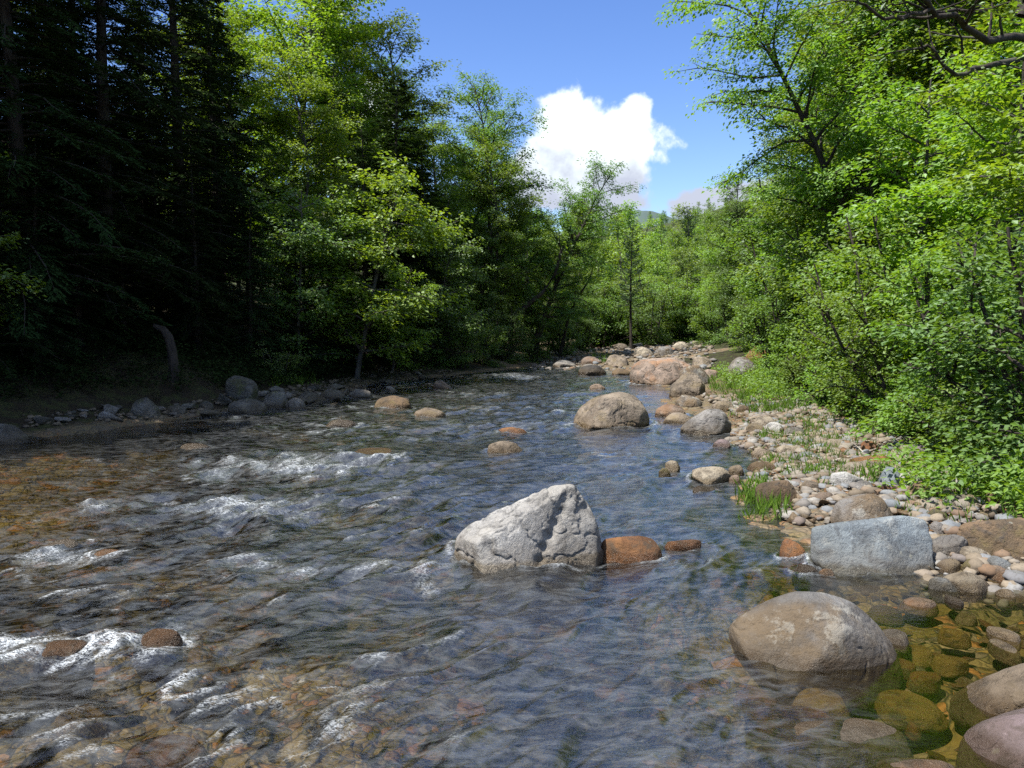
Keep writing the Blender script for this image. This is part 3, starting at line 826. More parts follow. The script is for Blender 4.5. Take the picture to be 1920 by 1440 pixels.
for i, (x, y, s, cn, tw) in enumerate(COBS[:298]):
    z = max(tz(x, y), -0.03)
    o = link('cobble', CPROTO[i % len(CPROTO)])
    if not o.data.materials:
        o.data.materials.append(CM['tan'])
    o.material_slots[0].link = 'OBJECT'
    o.material_slots[0].material = CM[cn]
    a, b = crs.uniform(0.6, 1.0), crs.uniform(0.35, 0.65)
    o.scale = (s * 0.5 * 1.15, s * 0.5 * 1.15 * a, s * 0.5 * b)
    o.location = (x, y, z + s * 0.5 * b * 0.45)
    o.rotation_euler = (crs.uniform(-.3, .3), crs.uniform(-.3, .3), crs.uniform(0, 6.28))
    dl = sorted((np.hypot(x - p[0], y - p[1]), t, p) for t, p in LANDW)
    (d0, t0, p0) = dl[0]
    t1 = dl[1][1]
    rel = ('left of ' if x < p0[0] else 'right of ') if abs(x - p0[0]) / y > abs(y - p0[1]) / y * 0.5 else ('in front of ' if y < p0[1] else 'behind ')
    rs_ = s * FPX / y
    size = 'tiny' if rs_ < 14 else 'small' if rs_ < 22 else 'middling' if rs_ < 32 else 'large'
    shp = 'flat' if b < 0.45 else 'round' if a > 0.85 else 'oval'
    lab = f'{size} {shp} {cn} cobble {tw}, {rel}{t0}'
    if len(lab.split()) > 13:
        lab = f'{size} {cn} cobble {tw}, {rel}{t0}'
    if len(lab.split()) > 15:
        lab = f'{cn} cobble {tw}, {rel}{t0}'
    if len(lab.split()) > 15:
        lab = f'{size} {cn} cobble {rel}{t0}'
    if lab in seen:
        far = 'farther ' if y > seen[lab][1] else 'nearer '
        lab2 = f'{far}{cn} cobble {tw}, {rel}{t0}'
        if len(lab2.split()) > 16:
            lab2 = lab
        lab = lab2 if lab2 not in seen else lab
    seen.setdefault(lab, (x, y))
    tag(o, lab, 'cobble', 'loose cobbles along the stream banks')

# small stones lying on the bed of the still pool
prs = np.random.RandomState(15)
pp_ = np.array([at_z(a, b, -0.08)[:2] for a, b in [(1330, 1300), (1400, 1440), (1930, 1440), (1930, 1130), (1560, 1095), (1660, 1180), (1690, 1270), (1420, 1275)]])
n_ = 0
while n_ < 75:
    q = prs.uniform(pp_.min(0), pp_.max(0))
    ins = False
    for i in range(len(pp_)):
        a, b = pp_[i], pp_[i - 1]
        if (a[1] > q[1]) != (b[1] > q[1]) and q[0] < (b[0] - a[0]) * (q[1] - a[1]) / (b[1] - a[1]) + a[0]:
            ins = not ins
    if not ins:
        continue
    s = 0.05 * 3.6 ** prs.rand()
    if any((q[0] - a) ** 2 + (q[1] - b) ** 2 < (c_ * 0.9 + s * 0.45) ** 2 for a, b, c_ in ROCKPOS):
        n_ += 0.02
        continue
    n_ += 1
    ROCKPOS.append((q[0], q[1], s * 0.5))
    cn = ['ochre', 'tan', 'rusty', 'grey', 'brown', 'mossy grey', 'tan'][prs.randint(7)]
    o = link('sunken_stone', CPROTO[prs.randint(10)])
    o.material_slots[0].link = 'OBJECT'
    o.material_slots[0].material = M['ochre'] if cn == 'ochre' else CM[cn]
    bb = prs.uniform(0.22, 0.42)
    o.scale = (s * 0.56, s * 0.56 * prs.uniform(0.6, 1), s * 0.5 * bb)
    o.rotation_euler = (prs.uniform(-.2, .2), prs.uniform(-.2, .2), prs.uniform(0, 6.28))
    o.location = (q[0], q[1], tz(q[0], q[1]) + 0.02 + s * 0.12 * bb)
    LP = [('domed boulder', (1520, 1258)), ('tan corner boulder', (1850, 1345)), ('purple boulder', (1860, 1430)), ('blue slab', (1630, 1075)), ('long sunken slab', (1580, 1400)), ('pale oval stone', (1812, 1112))]
    dl = sorted((np.hypot(*(q - at_z(b_[0], b_[1], 0)[:2])), a_, at_z(b_[0], b_[1], 0)) for a_, b_ in LP)
    p0 = dl[0][2]
    rel = ('left of ' if q[0] < p0[0] else 'right of ') if abs(q[0] - p0[0]) > abs(q[1] - p0[1]) else ('in front of ' if q[1] < p0[1] else 'behind ')
    sz_ = 'tiny' if s < 0.075 else 'small' if s < 0.12 else 'larger'
    tag(o, f'{sz_} {cn} stone sunk in the pool {rel}{dl[0][1]}, toward {dl[1][1]}'.replace('in the pool', 'in pool'), 'stone', 'sunken stones of the still pool')

# pebbles: far too many to count
pv, pf, pn, pc = [], [], 0, []
d2, f2 = ico(1)
prs = np.random.RandomState(5)
PZ = [([(1300, 740), (1480, 745), (1720, 830), (1840, 930), (1940, 1050), (1940, 1130), (1740, 1110), (1700, 960), (1480, 985), (1400, 900), (1440, 850), (1350, 830), (1400, 790)], 6000, 0.025, 0.13), ([(980, 692), (1180, 695), (1340, 690), (1340, 640), (1120, 638)], 1500, 0.08, 0.25), ([(40, 806), (420, 775), (700, 745), (860, 708), (850, 690), (700, 690), (420, 740), (40, 780)], 1500, 0.03, 0.12)]
for poly, n, s0, s1 in PZ:
    P = np.array([hit(a, b, True)[:2] for a, b in poly])
    q = prs.uniform(P.min(0), P.max(0), (n * 6, 2))
    ins = np.zeros(len(q), bool)
    for i in range(len(P)):
        a, b = P[i], P[i - 1]
        c = ((a[1] > q[:, 1]) != (b[1] > q[:, 1])) & (q[:, 0] < (b[0] - a[0]) * (q[:, 1] - a[1]) / (b[1] - a[1] + 1e-9) + a[0])
        ins ^= c
    q = q[ins][:n]
    qz = np.maximum(terrain(q[:, 0], q[:, 1]), -0.05)
    s = s0 * (s1 / s0) ** (prs.rand(len(q)) ** 2.0)
    for i in range(len(q)):
        r = 1 + 0.22 * prs.uniform(-1, 1, len(d2))
        v = d2 * r[:, None] * np.array([1, prs.uniform(.6, 1), prs.uniform(.4, .7)]) * s[i] * 0.6
        an = prs.uniform(0, 6.28)
        ca, sa = math.cos(an), math.sin(an)
        v = np.stack([v[:, 0] * ca - v[:, 1] * sa, v[:, 0] * sa + v[:, 1] * ca, v[:, 2]], -1) + [q[i, 0], q[i, 1], qz[i] + 0.2 * s[i]]
        pv.append(v)
        pf.append(f2 + pn)
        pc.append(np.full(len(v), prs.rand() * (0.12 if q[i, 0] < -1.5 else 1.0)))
        pn += len(v)


def pebblemat():
    m, nt = newmat('mixed pebbles')
    N = NT(nt)
    at = N.n('ShaderNodeAttribute', attribute_name='rnd')
    geo = N.n('ShaderNodeNewGeometry')
    r = N.n('ShaderNodeValToRGB')
    cr = r.color_ramp
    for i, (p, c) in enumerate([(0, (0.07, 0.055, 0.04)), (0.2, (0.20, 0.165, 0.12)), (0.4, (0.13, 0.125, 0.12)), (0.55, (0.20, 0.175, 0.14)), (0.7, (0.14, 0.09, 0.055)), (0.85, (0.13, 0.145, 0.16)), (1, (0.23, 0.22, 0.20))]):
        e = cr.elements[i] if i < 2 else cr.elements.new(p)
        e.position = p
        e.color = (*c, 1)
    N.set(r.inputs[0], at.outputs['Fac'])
    nz = N.noise(geo.outputs['Position'], 60, 4, 0.7)
    col = N.mixc(N.ramp(nz, 0.45, 0.7, 0, 0.5), r.outputs[0], (0.07, 0.06, 0.05))
    p = N.n('ShaderNodeBsdfPrincipled', {'Base Color': col, 'Roughness': 0.85, 'Specular IOR Level': 0.25})
    out = N.n('ShaderNodeOutputMaterial')
    N.set(out.inputs[0], p.outputs[0])
    return m


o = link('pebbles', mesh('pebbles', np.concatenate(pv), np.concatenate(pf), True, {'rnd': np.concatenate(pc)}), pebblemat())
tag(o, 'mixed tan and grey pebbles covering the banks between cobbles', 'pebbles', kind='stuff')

# ------------------------------------------------------------------ water
# white-water patches: photo point, half-width and half-depth in metres, strength, wave height
FOAM = [(560, 868, 1.0, 0.30, 1.0), (690, 862, .5, .2, .8), (500, 945, .85, .22, 1.0), (590, 955, .4, .2, .7), (420, 880, .5, .25, .7), (190, 950, .22, .12, .9), (60, 1045, .55, .10, .9),
        (150, 1050, .35, .09, .7), (480, 1056, .5, .09, .8), (720, 1068, .42, .07, .75), (330, 1195, .16, .16, 1.0), (215, 1215, .22, .10, 1.0), (40, 1220, .32, .12, 1.0), (330, 1280, .12, .12, .8),
        (860, 800, .9, .35, .55), (900, 770, .8, .3, .5), (760, 720, .9, .6, .6), (960, 706, 1.2, .9, .8), (640, 790, .3, .3, .4), (970, 800, .5, .25, .6), (1050, 745, .8, .8, .35), (880, 740, 1.2, .6, .5),
        (560, 1000, .8, .2, .4), (640, 1370, .3, .12, .5), (700, 1300, .3, .12, .4), (380, 1320, .25, .1, .35), (540, 1400, .3, .1, .5), (250, 990, .5, .15, .45), (100, 1130, .3, .1, .4), (840, 1180, .3, .1, .25), (1300, 1060, .4, .08, .35), (640, 815, .5, .3, .3), (380, 1165, .2, .08, .6)]
frs_ = np.random.RandomState(61)
FOAM = [(a_, b_, c_, d_, e_ * 0.9) for a_, b_, c_, d_, e_ in FOAM]
for _ in range(85):
    py_ = 725 + 690 * frs_.rand() ** 1.3
    px_ = frs_.uniform(60, 900) if py_ > 860 else frs_.uniform(420, 1180)
    k_ = frs_.uniform(0.5, 1.3)
    FOAM.append((px_, py_, 0.16 * k_, 0.06 * k_, frs_.uniform(0.45, 0.75) * (1.0 if py_ < 1120 else 0.6)))
# rows and columns get wider with distance from the near bank
ry = 1.4 * np.exp(np.linspace(0, math.log(95 / 1.4), 1050))
cu = np.linspace(-1, 1, 560)
wy = np.repeat(ry[:, None], len(cu), 1)
wx = cu[None, :] * (0.74 * ry[:, None] + 0.6)
foam = np.zeros_like(wx)
rough = np.zeros_like(wx)
warp = fbm(wx * 0.7, wy * 0.7, oct=3, seed=31)
warp2 = fbm(wx * 0.7, wy * 0.7, oct=3, seed=41)
for px, py, a, b, s in FOAM:
    c = at_z(px, py, 0)
    ux = (wx - c[0] + 0.5 * a * warp) / a
    uy = (wy - c[1] + 0.8 * b * warp2) / (b * 1.7)
    uy = np.where(uy < 0, uy * 0.6, uy)          # foam drifts downstream
    g = np.exp(-(ux ** 2 + uy ** 2))
    foam = np.maximum(foam, g * s)
    rough = np.maximum(rough, np.exp(-((ux / 1.6) ** 2 + (uy / 1.6) ** 2)) * s)
pool = smooth((wx - 1.15 + 0.25 * warp) / 0.6) * smooth((5.4 - wy) / 0.7)
calm_l = smooth((-wx - 2.4 - 0.16 * wy + warp * 0.6) / 1.4) * smooth((wy - 5.5) / 2) * 0.8
edge = smooth(np.minimum(xr(wy) - wx, wx - xl(wy)) / 0.6)
# wakes: water piles up on the upstream side of a rock and trails away below it
wake = np.zeros_like(wx)
pile = np.zeros_like(wx)
for rx_, ry_, ra, rb in WROCKS:
    if ry_ > 30 or pool[np.argmin(np.abs(ry - ry_)), np.argmin(np.abs(cu * (0.74 * ry_ + 0.6) - rx_))] > 0.4:
        continue
    u = (wx - rx_) / (ra + 0.02)
    v = (wy - ry_) / (rb + 0.02)
    rr = np.sqrt(u * u + v * v)
    wake = np.maximum(wake, np.exp(-((rr - 1.02) / 0.16) ** 2) * 0.8)
    t = (ry_ - wy) / (rb + 0.02)
    trail = np.exp(-((np.abs(u - 0.35 * np.clip(t, 0, 5) * -1) - 0.75) / 0.22) ** 2) * smooth(t / 0.6) * np.exp(-np.clip(t, 0, 9) / 2.2)
    wake = np.maximum(wake, trail * 0.7)
    pile = np.maximum(pile, np.exp(-((rr - 1.0) / 0.3) ** 2) * smooth(v + 0.3) * min(0.03, ra * 0.08))
rough = np.clip(np.maximum(rough, wake * 0.5), 0, 1)
amp = (1 - 0.95 * pool) * (1 - calm_l) * (0.35 + 0.65 * edge) * (0.65 + 0.95 * rough)
# flow-aligned coordinates: u runs with the current, v across it
fl = np.array([0.58, 0.81])
fu = wx * fl[0] + wy * fl[1] + 0.30 * warp
fv = -wx * fl[1] + wy * fl[0] + 0.30 * warp2


def ridge(n):
    return 1 - np.abs(n) * 1.6


h1 = ridge(fbm(fu * 1.1, fv * 1.6, oct=2, seed=51))
h2 = ridge(fbm(fu * 1.9, fv * 4.6 + 0.5 * warp, oct=2, seed=61))
h3 = ridge(fbm(fu * 4.0, fv * 10.5, oct=2, seed=71))
h4 = fbm(fu * 10, fv * 25, oct=2, seed=81)
near = smooth((17 - wy) / 12)
mid = 0.45 + 0.55 * smooth((30 - wy) / 20)
patch = 0.5 + 0.95 * smooth((fbm(wx * 0.6 + 11, wy * 0.45, oct=3, seed=131) + 0.3) / 0.7)
wz = amp * (0.058 * (h1 - 0.55) + patch * (0.033 * (h2 - 0.55) * mid + 0.0155 * (h3 - 0.5) * near + 0.0036 * h4 * near))
wz += foam * (1 - pool) * 0.012 * fbm(fu * 14, fv * 20, oct=3, seed=151) * near
wz += pile + rough * 0.018 + rough * (1 - pool) * 0.03 * fbm(fu * 4, fv * 7, oct=4, seed=91)
crest = np.clip((h2 * 0.45 + h1 * 0.3 + h3 * 0.25) - 0.70, 0, 1) * 4.0
fn = fbm(fu * 5, fv * 9, oct=4, seed=101) * 0.5 + 0.5
fstr = fbm(fu * 12 + 2 * warp, fv * 38, oct=4, seed=111, gain=0.7) * 0.5 + 0.5
fpatch = smooth((fbm(wx * 0.55 + 3, wy * 0.55, oct=3, seed=121) + 0.15) / 0.7)
fo = foam * (0.2 + 0.95 * fn) + crest * (0.25 + 0.9 * rough + 0.55 * fpatch) * 0.62 + wake * (0.1 + 0.8 * fn)
fo = (fo * (0.1 + 1.7 * fstr) - 0.24) * 1.0
fo = np.clip(fo, 0, 1) * (1 - 0.92 * pool) * (1 - 0.75 * calm_l)
poolw = smooth((wx + 0.1 + 0.5 * warp) / 2.2) * smooth((6.4 - wy) / 2.2)
clear = np.clip(np.maximum(np.maximum(poolw, calm_l), smooth((fbm(wx * 0.5 - 4, wy * 0.5, oct=3, seed=141) - 0.02) / 0.4) * smooth((-wx + 0.5) / 1.5) * 0.9), 0, 1)
WIDX = np.arange(wx.size).reshape(wx.shape)
wq = np.stack([WIDX[:-1, :-1], WIDX[:-1, 1:], WIDX[1:, 1:], WIDX[1:, :-1]], -1).reshape(-1, 4)
for px, py, r_, k_ in [(180, 1390, .7, 1.0), (60, 1330, .6, .9), (260, 1120, .8, .8), (330, 1010, .9, .7), (90, 980, 1.0, .9), (700, 1110, .5, .45), (560, 1260, .5, .5), (900, 1400, .3, .4)]:
    c = at_z(px, py, 0)
    clear = np.maximum(clear, k_ * np.exp(-(((wx - c[0] + .3 * warp) / r_) ** 2 + ((wy - c[1] + .2 * warp2) / (r_ * .45)) ** 2)))
# keep only cells over the channel
cx_ = wx[:-1, :-1].ravel()
cy_ = wy[:-1, :-1].ravel()
keep = (cx_ > xl(cy_) - 1.0) & (cx_ < xr(cy_) + 1.0)
wq = wq[keep]
used = np.unique(wq)
remap = np.full(wx.size, -1)
remap[used] = np.arange(len(used))


def watermat():
    m, nt = newmat('clear running water')
    N = NT(nt)
    geo = N.n('ShaderNodeNewGeometry')
    P = geo.outputs['Position']
    mp = N.n('ShaderNodeMapping', {'Scale': (0.62, 1.5, 1.0), 'Rotation': (0, 0, -0.95)})
    N.set(mp.inputs[0], P)
    a = N.noise(mp.outputs[0], 26, 3, 0.6, 0.8)
    b = N.noise(mp.outputs[0], 70, 2, 0.6, 0.5)
    att = N.n('ShaderNodeAttribute', attribute_name='calm')
    st = N.math('MULTIPLY_ADD', att.outputs['Fac'], -0.20, 0.27)
    bmp = N.n('ShaderNodeBump', {'Distance': 0.02})
    N.set(bmp.inputs['Strength'], st)
    N.set(bmp.inputs['Height'], N.math('MULTIPLY_ADD', b, 0.35, a))
    cl = N.n('ShaderNodeAttribute', attribute_name='clear')
    fr = N.n('ShaderNodeFresnel', {'IOR': N.math('MULTIPLY_ADD', cl.outputs['Fac'], -0.72, 2.15)})
    N.set(fr.inputs['Normal'], bmp.outputs[0])
    tr = N.n('ShaderNodeBsdfTransparent', {'Color': N.mixc(cl.outputs['Fac'], (0.34, 0.345, 0.30), (0.74, 0.71, 0.56))})
    gl = N.n('ShaderNodeBsdfGlossy', {'Color': (1, 1, 1, 1), 'Roughness': 0.015})
    N.set(gl.inputs['Normal'], bmp.outputs[0])
    mx = N.n('ShaderNodeMixShader')
    N.set(mx.inputs[0], fr.outputs[0])
    N.set(mx.inputs[1], tr.outputs[0])
    N.set(mx.inputs[2], gl.outputs[0])
    fa = N.n('ShaderNodeAttribute', attribute_name='foam')
    f1 = N.noise(mp.outputs[0], 48, 5, 0.75, 1.5)
    ff = N.math('MULTIPLY', fa.outputs['Fac'], N.ramp(N.math('ADD', N.math('MULTIPLY', f1, 0.65), N.math('MULTIPLY', N.noise(mp.outputs[0], 120, 3, 0.7, 0.5), 0.35)), 0.44, 0.60, 0.0, 1.0), clamp=True)
    # pale bubble tone in the quick water, mixed in to brighten dark reflections
    bub_lift = N.ramp(N.noise(mp.outputs[0], 7, 6, 0.7, 1.0), 0.40, 0.72, 0.0, 0.07)
    bub_lift = N.math('MULTIPLY', bub_lift, N.math('SUBTRACT', 1.0, att.outputs['Fac'], clamp=True))
    ff = N.math('MAXIMUM', ff, bub_lift)
    df = N.n('ShaderNodeBsdfDiffuse', {'Color': (0.66, 0.71, 0.75, 1)})
    mx2 = N.n('ShaderNodeMixShader')
    N.set(mx2.inputs[0], N.math('MULTIPLY', ff, 0.92))
    N.set(mx2.inputs[1], mx.outputs[0])
    N.set(mx2.inputs[2], df.outputs[0])
    out = N.n('ShaderNodeOutputMaterial')
    N.set(out.inputs[0], mx2.outputs[0])
    return m


wv_ = np.stack([wx, wy, wz], -1).reshape(-1, 3)[used]
water = link('water', mesh('water', wv_, remap[wq], True, {'foam': fo.ravel()[used], 'calm': np.maximum(pool, calm_l * 0.5).ravel()[used], 'clear': clear.ravel()[used]}), watermat())
tag(water, 'shallow fast stream with white riffles over brown stones', 'water', kind='structure')



# ------------------------------------------------------------------ trees
class Geo:
    def __init__(s):
        s.v, s.f, s.n = [], [], 0
        s.lv, s.lr, s.ln = [], [], 0

    def tube(s, pts, radii, k=6):
        pts = np.asarray(pts, float)
        t = np.gradient(pts, axis=0)
        t /= np.linalg.norm(t, axis=1)[:, None] + 1e-9
        ref = np.where(np.abs(t[:, 2:3]) < 0.9, np.array([[0, 0, 1.0]]), np.array([[1.0, 0, 0]]))
        u = np.cross(t, ref)
        u /= np.linalg.norm(u, axis=1)[:, None] + 1e-9
        w = np.cross(t, u)
        a = np.linspace(0, 2 * PI, k, endpoint=False)
        r = np.asarray(radii, float)[:, None, None]
        ring = pts[:, None, :] + r * (np.cos(a)[None, :, None] * u[:, None, :] + np.sin(a)[None, :, None] * w[:, None, :])
        n = len(pts)
        i = np.arange(n - 1)[:, None] * k
        j = np.arange(k)[None, :]
        q = np.stack([i + j, i + (j + 1) % k, i + k + (j + 1) % k, i + k + j], -1).reshape(-1, 4)
        s.v.append(ring.reshape(-1, 3))
        s.f.append(q + s.n)
        s.n += n * k

    def leaves(s, pos, dirs, nrm, length, width, rnd, fold=0.15):
        """one folded four-point leaf per row"""
        d = dirs / (np.linalg.norm(dirs, axis=1)[:, None] + 1e-9)
        n = nrm - (nrm * d).sum(1)[:, None] * d
        n /= np.linalg.norm(n, axis=1)[:, None] + 1e-9
        b = np.cross(n, d)
        L, Wd = length[:, None], width[:, None]
        p0 = pos
        p1 = pos + d * L * 0.45 + b * Wd * 0.5 + n * Wd * fold
        p2 = pos + d * L
        p3 = pos + d * L * 0.45 - b * Wd * 0.5 + n * Wd * fold
        s.lv.append(np.stack([p0, p1, p2, p3], 1).reshape(-1, 3))
        s.lr.append(np.repeat(rnd, 4))
        s.ln += len(pos)

    def wood(s, name):
        return mesh(name, np.concatenate(s.v), np.concatenate(s.f), True)

    def crown(s, name):
        v = np.concatenate(s.lv)
        return mesh(name, v, np.arange(len(v)).reshape(-1, 4), False, {'rnd': np.concatenate(s.lr)})


def unit(v):
    return v / (np.linalg.norm(v) + 1e-9)


def wander(rs, p, d, L, n, wob, lift=0.0):
    pts = [np.array(p, float)]
    d = unit(np.array(d, float))
    for i in range(n):
        d = unit(d + rs.normal(size=3) * wob + np.array([0, 0, lift]))
        pts.append(pts[-1] + d * L / n)
    return np.array(pts)


def sprays(g, rs, cent, out, k, r, leaf, aspect=0.6, flat=0.22, tilt=0.5, droop=0.15):
    """flat, roughly level sprays of k leaves round each centre"""
    S = len(cent)
    c = np.repeat(cent, k, 0)
    o = np.repeat(out, k, 0)
    N = S * k
    side = np.stack([-o[:, 1], o[:, 0], np.zeros(N)], 1)
    a, b = rs.uniform(-1, 1, N), rs.uniform(-1, 1, N)
    R = np.repeat(r * rs.uniform(0.6, 1.25, S), k)
    pos = c + o * (a * R)[:, None] + side * (b * R * 0.75)[:, None]
    pos[:, 2] += rs.normal(size=N) * R * flat - droop * (a * a + b * b) * R
    dirs = o * rs.uniform(0.1, 1, N)[:, None] + side * (np.sign(b) * rs.uniform(0.2, 1.0, N))[:, None]
    dirs[:, 2] += rs.normal(size=N) * 0.25 - 0.2
    nrm = np.stack([rs.normal(size=N) * tilt, rs.normal(size=N) * tilt, np.ones(N)], 1)
    L = leaf * rs.uniform(0.65, 1.3, N)
    spr = np.repeat(rs.rand(S), k)
    rnd = np.clip(0.6 * spr + 0.4 * rs.rand(N), 0, 1)
    g.leaves(pos, dirs, nrm, L, L * aspect * rs.uniform(0.8, 1.2, N), rnd)


def broadleaf(seed, H, R, base=0.25, limbs=34, leaf=0.11, k=26, r=0.34, step=0.34, lean=(0, 0), trunk_r=0.13, top_up=0.5, stems=1, gap=0.0, subs=6):
    rs = np.random.RandomState(seed)
    g = Geo()
    cent, outs = [], []
    for st in range(stems):
        if stems == 1:
            d0 = np.array([lean[0], lean[1], 1.0])
            p0 = np.zeros(3)
            h, rr, tr = H, R, trunk_r
        else:
            az = 2 * PI * st / stems + rs.uniform(-.5, .5)
            sp = rs.uniform(0.15, 0.55)
            d0 = np.array([math.cos(az) * sp + lean[0], math.sin(az) * sp + lean[1], 1.0])
            p0 = np.array([math.cos(az), math.sin(az), 0]) * 0.08
            h, rr, tr = H * rs.uniform(0.7, 1.05), R * 0.75, trunk_r * rs.uniform(.6, 1)
        n = 14
        T = wander(rs, p0 - np.array([0, 0, 0.25]), d0, h, n, 0.055, 0.02)
        tt = np.linspace(0, 1, n + 1)
        g.tube(T, tr * (1 - tt) ** 0.8 * (1 + 0.5 * np.exp(-tt * 14)) + 0.012, 8)
        nl = max(4, limbs // stems)
        for i in range(nl):
            t = base + (0.97 - base) * ((i + rs.rand()) / nl)
            x = t * n
            i0 = min(int(x), n - 1)
            p = T[i0] + (T[i0 + 1] - T[i0]) * (x - i0)
            az = i * 2.399 + rs.uniform(-.6, .6)
            u = (t - base) / (1 - base)
            prof = (0.55 + 0.9 * u) * (1 - u) ** 0.55 + 0.12 if base < 0.5 else math.sqrt(max(0, 1 - (2 * u - 0.9) ** 2 * 0.7))
            L = rr * prof * rs.uniform(0.7, 1.15)
            el = rs.uniform(0.15, 0.55) + u * top_up
            d = np.array([math.cos(az) * math.cos(el), math.sin(az) * math.cos(el), math.sin(el)])
            P = wander(rs, p, d, L, 7, 0.13, -0.03)
            rb = tr * (1 - t) ** 0.8 * 0.45 + 0.012
            g.tube(P, rb * (1 - np.linspace(0, 1, 8)) ** 0.9 + 0.005, 5)
            ns = max(2, int(subs * L / rr))
            paths = [P[2:]]
            for s_ in range(ns):
                q = 1.5 + (s_ + rs.rand()) / ns * 5.2
                j = min(int(q), 6)
                sp_ = P[j] + (P[j + 1] - P[j]) * (q - j)
                dd = unit(P[j + 1] - P[j])
                sd = np.array([-dd[1], dd[0], 0]) * (1 if s_ % 2 else -1)
                sl_ = L * rs.uniform(0.25, 0.5) * (1 - 0.08 * j)
                Q = wander(rs, sp_, dd * 0.6 + sd * rs.uniform(0.5, 1.1) + np.array([0, 0, rs.uniform(-.1, .25)]), sl_, 4, 0.15, -0.03)
                g.tube(Q, np.linspace(rb * 0.4 + .003, 0.003, 5), 4)
                paths.append(Q)
            for Q in paths:
                seg = np.linalg.norm(np.diff(Q, axis=0), axis=1)
                cl = np.concatenate([[0], np.cumsum(seg)])
                m = max(1, int(cl[-1] / step))
                for w in (np.arange(m) + rs.rand(m)) / m * cl[-1]:
                    if rs.rand() < gap:
                        continue
                    j = min(np.searchsorted(cl, w) - 1, len(seg) - 1)
                    j = max(j, 0)
                    cent.append(Q[j] + (Q[j + 1] - Q[j]) * ((w - cl[j]) / (seg[j] + 1e-9)) + rs.normal(size=3) * r * 0.25)
                    dd = Q[j + 1] - Q[j]
                    outs.append(unit(np.array([dd[0], dd[1], 0.0]) + 1e-6))
    sprays(g, rs, np.array(cent), np.array(outs), k, r, leaf)
    return g


def hemlock(seed, H, R, branches=80, twig=0.16, leaf=0.15, low=0.1, trunk_r=0.2, per=7, wid=0.3, dead=10, droop=0.1):
    rs = np.random.RandomState(seed)
    g = Geo()
    n = 12
    T = wander(rs, (0, 0, -0.3), (0, 0, 1), H, n, 0.012)
    tt = np.linspace(0, 1, n + 1)
    g.tube(T, trunk_r * (1 - tt) ** 0.85 * (1 + 0.5 * np.exp(-tt * 16)) + 0.01, 8)
    pos, dirs, spr = [], [], []
    for i in range(branches):
        t = low + (0.99 - low) * ((i + rs.rand()) / branches)
        x = t * n
        i0 = min(int(x), n - 1)
        p = T[i0] + (T[i0 + 1] - T[i0]) * (x - i0)
        az = i * 2.399 + rs.uniform(-.5, .5)
        L = (R * (1 - t) ** 0.75 + 0.25) * rs.uniform(0.65, 1.12)
        el = rs.uniform(-0.1, 0.25) + 0.5 * t * t
        d = np.array([math.cos(az) * math.cos(el), math.sin(az) * math.cos(el), math.sin(el)])
        P = wander(rs, p, d, L, 7, 0.07, -droop)
        g.tube(P, np.linspace(trunk_r * 0.16 * (1 - t) + 0.012, 0.004, 8), 5)
        sr = rs.rand()
        m = max(4, int(L / twig))
        for q in range(m):
            w = (q + rs.rand()) / m
            w = 0.12 + 0.88 * w
            j = min(int(w * 7), 6)
            c = P[j] + (P[j + 1] - P[j]) * (w * 7 - j)
            dd = unit(P[j + 1] - P[j])
            sd = np.array([-dd[1], dd[0], 0]) * (1 if q % 2 else -1)
            tl = (0.10 + 0.34 * (1 - w) ** 0.7 * min(L, 2.2)) * rs.uniform(0.6, 1.3)
            td = unit(dd * 0.75 + sd * rs.uniform(.6, 1.1) + np.array([0, 0, -0.12 + rs.normal() * .12]))
            e = np.linspace(0.05, 1, per)[:, None]
            pos.append(c + td * tl * e + np.array([0, 0, -0.12 * tl]) * e * e)
            sgn = np.where(np.arange(per) % 2, 1, -1)[:, None]
            dirs.append(td * 0.8 + np.cross(td, (0, 0, 1)) * sgn * 0.6 + rs.normal(size=(per, 3)) * 0.12)
            spr.append(np.full(per, 0.5 * sr + 0.5 * rs.rand()))
    for i in range(dead):
        h = rs.uniform(0.04, low + 0.12) * H
        az = rs.uniform(0, 6.28)
        P = wander(rs, (0, 0, h), (math.cos(az), math.sin(az), rs.uniform(-.1, .2)), rs.uniform(.5, R * 0.7), 5, 0.12, -0.05)
        g.tube(P, np.linspace(0.022, 0.004, 6), 4)
    pos, dirs, spr = np.concatenate(pos), np.concatenate(dirs), np.concatenate(spr)
    N = len(pos)
    nrm = np.stack([rs.normal(size=N) * .35, rs.normal(size=N) * .35, np.ones(N)], 1)
    Ls = leaf * rs.uniform(0.7, 1.3, N)
    g.leaves(pos, dirs, nrm, Ls, Ls * wid, np.clip(spr, 0, 1), 0.1)
    return g


LM = {
    'bright': leafmat('bright spring leaves', (0.185, 0.305, 0.026), (0.10, 0.195, 0.020), 0.55),
    'yellow': leafmat('yellow green leaves', (0.225, 0.35, 0.026), (0.12, 0.225, 0.020), 0.55),
    'mid': leafmat('mid green leaves', (0.135, 0.245, 0.034), (0.075, 0.155, 0.026), 0.52),
    'dark': leafmat('hemlock needles', (0.034, 0.062, 0.020), (0.012, 0.025, 0.010), 0.22, (1.1, 1.1, 0.7), gloss=0.0),
    'pine': leafmat('pine needles', (0.05, 0.09, 0.05), (0.025, 0.05, 0.035), 0.2),
    'grass': leafmat('grass blades', (0.13, 0.22, 0.03), (0.06, 0.12, 0.015), 0.5),
    'rusty': leafmat('young reddish leaves', (0.28, 0.20, 0.05), (0.17, 0.15, 0.04), 0.5),
}
BK = {'grey': barkmat('grey bark', (0.10, 0.095, 0.085), (0.045, 0.04, 0.036)), 'dark': barkmat('dark bark', (0.05, 0.042, 0.036), (0.022, 0.018, 0.016)), 'birch': barkmat('pale bark', (0.36, 0.33, 0.28), (0.16, 0.14, 0.12))}


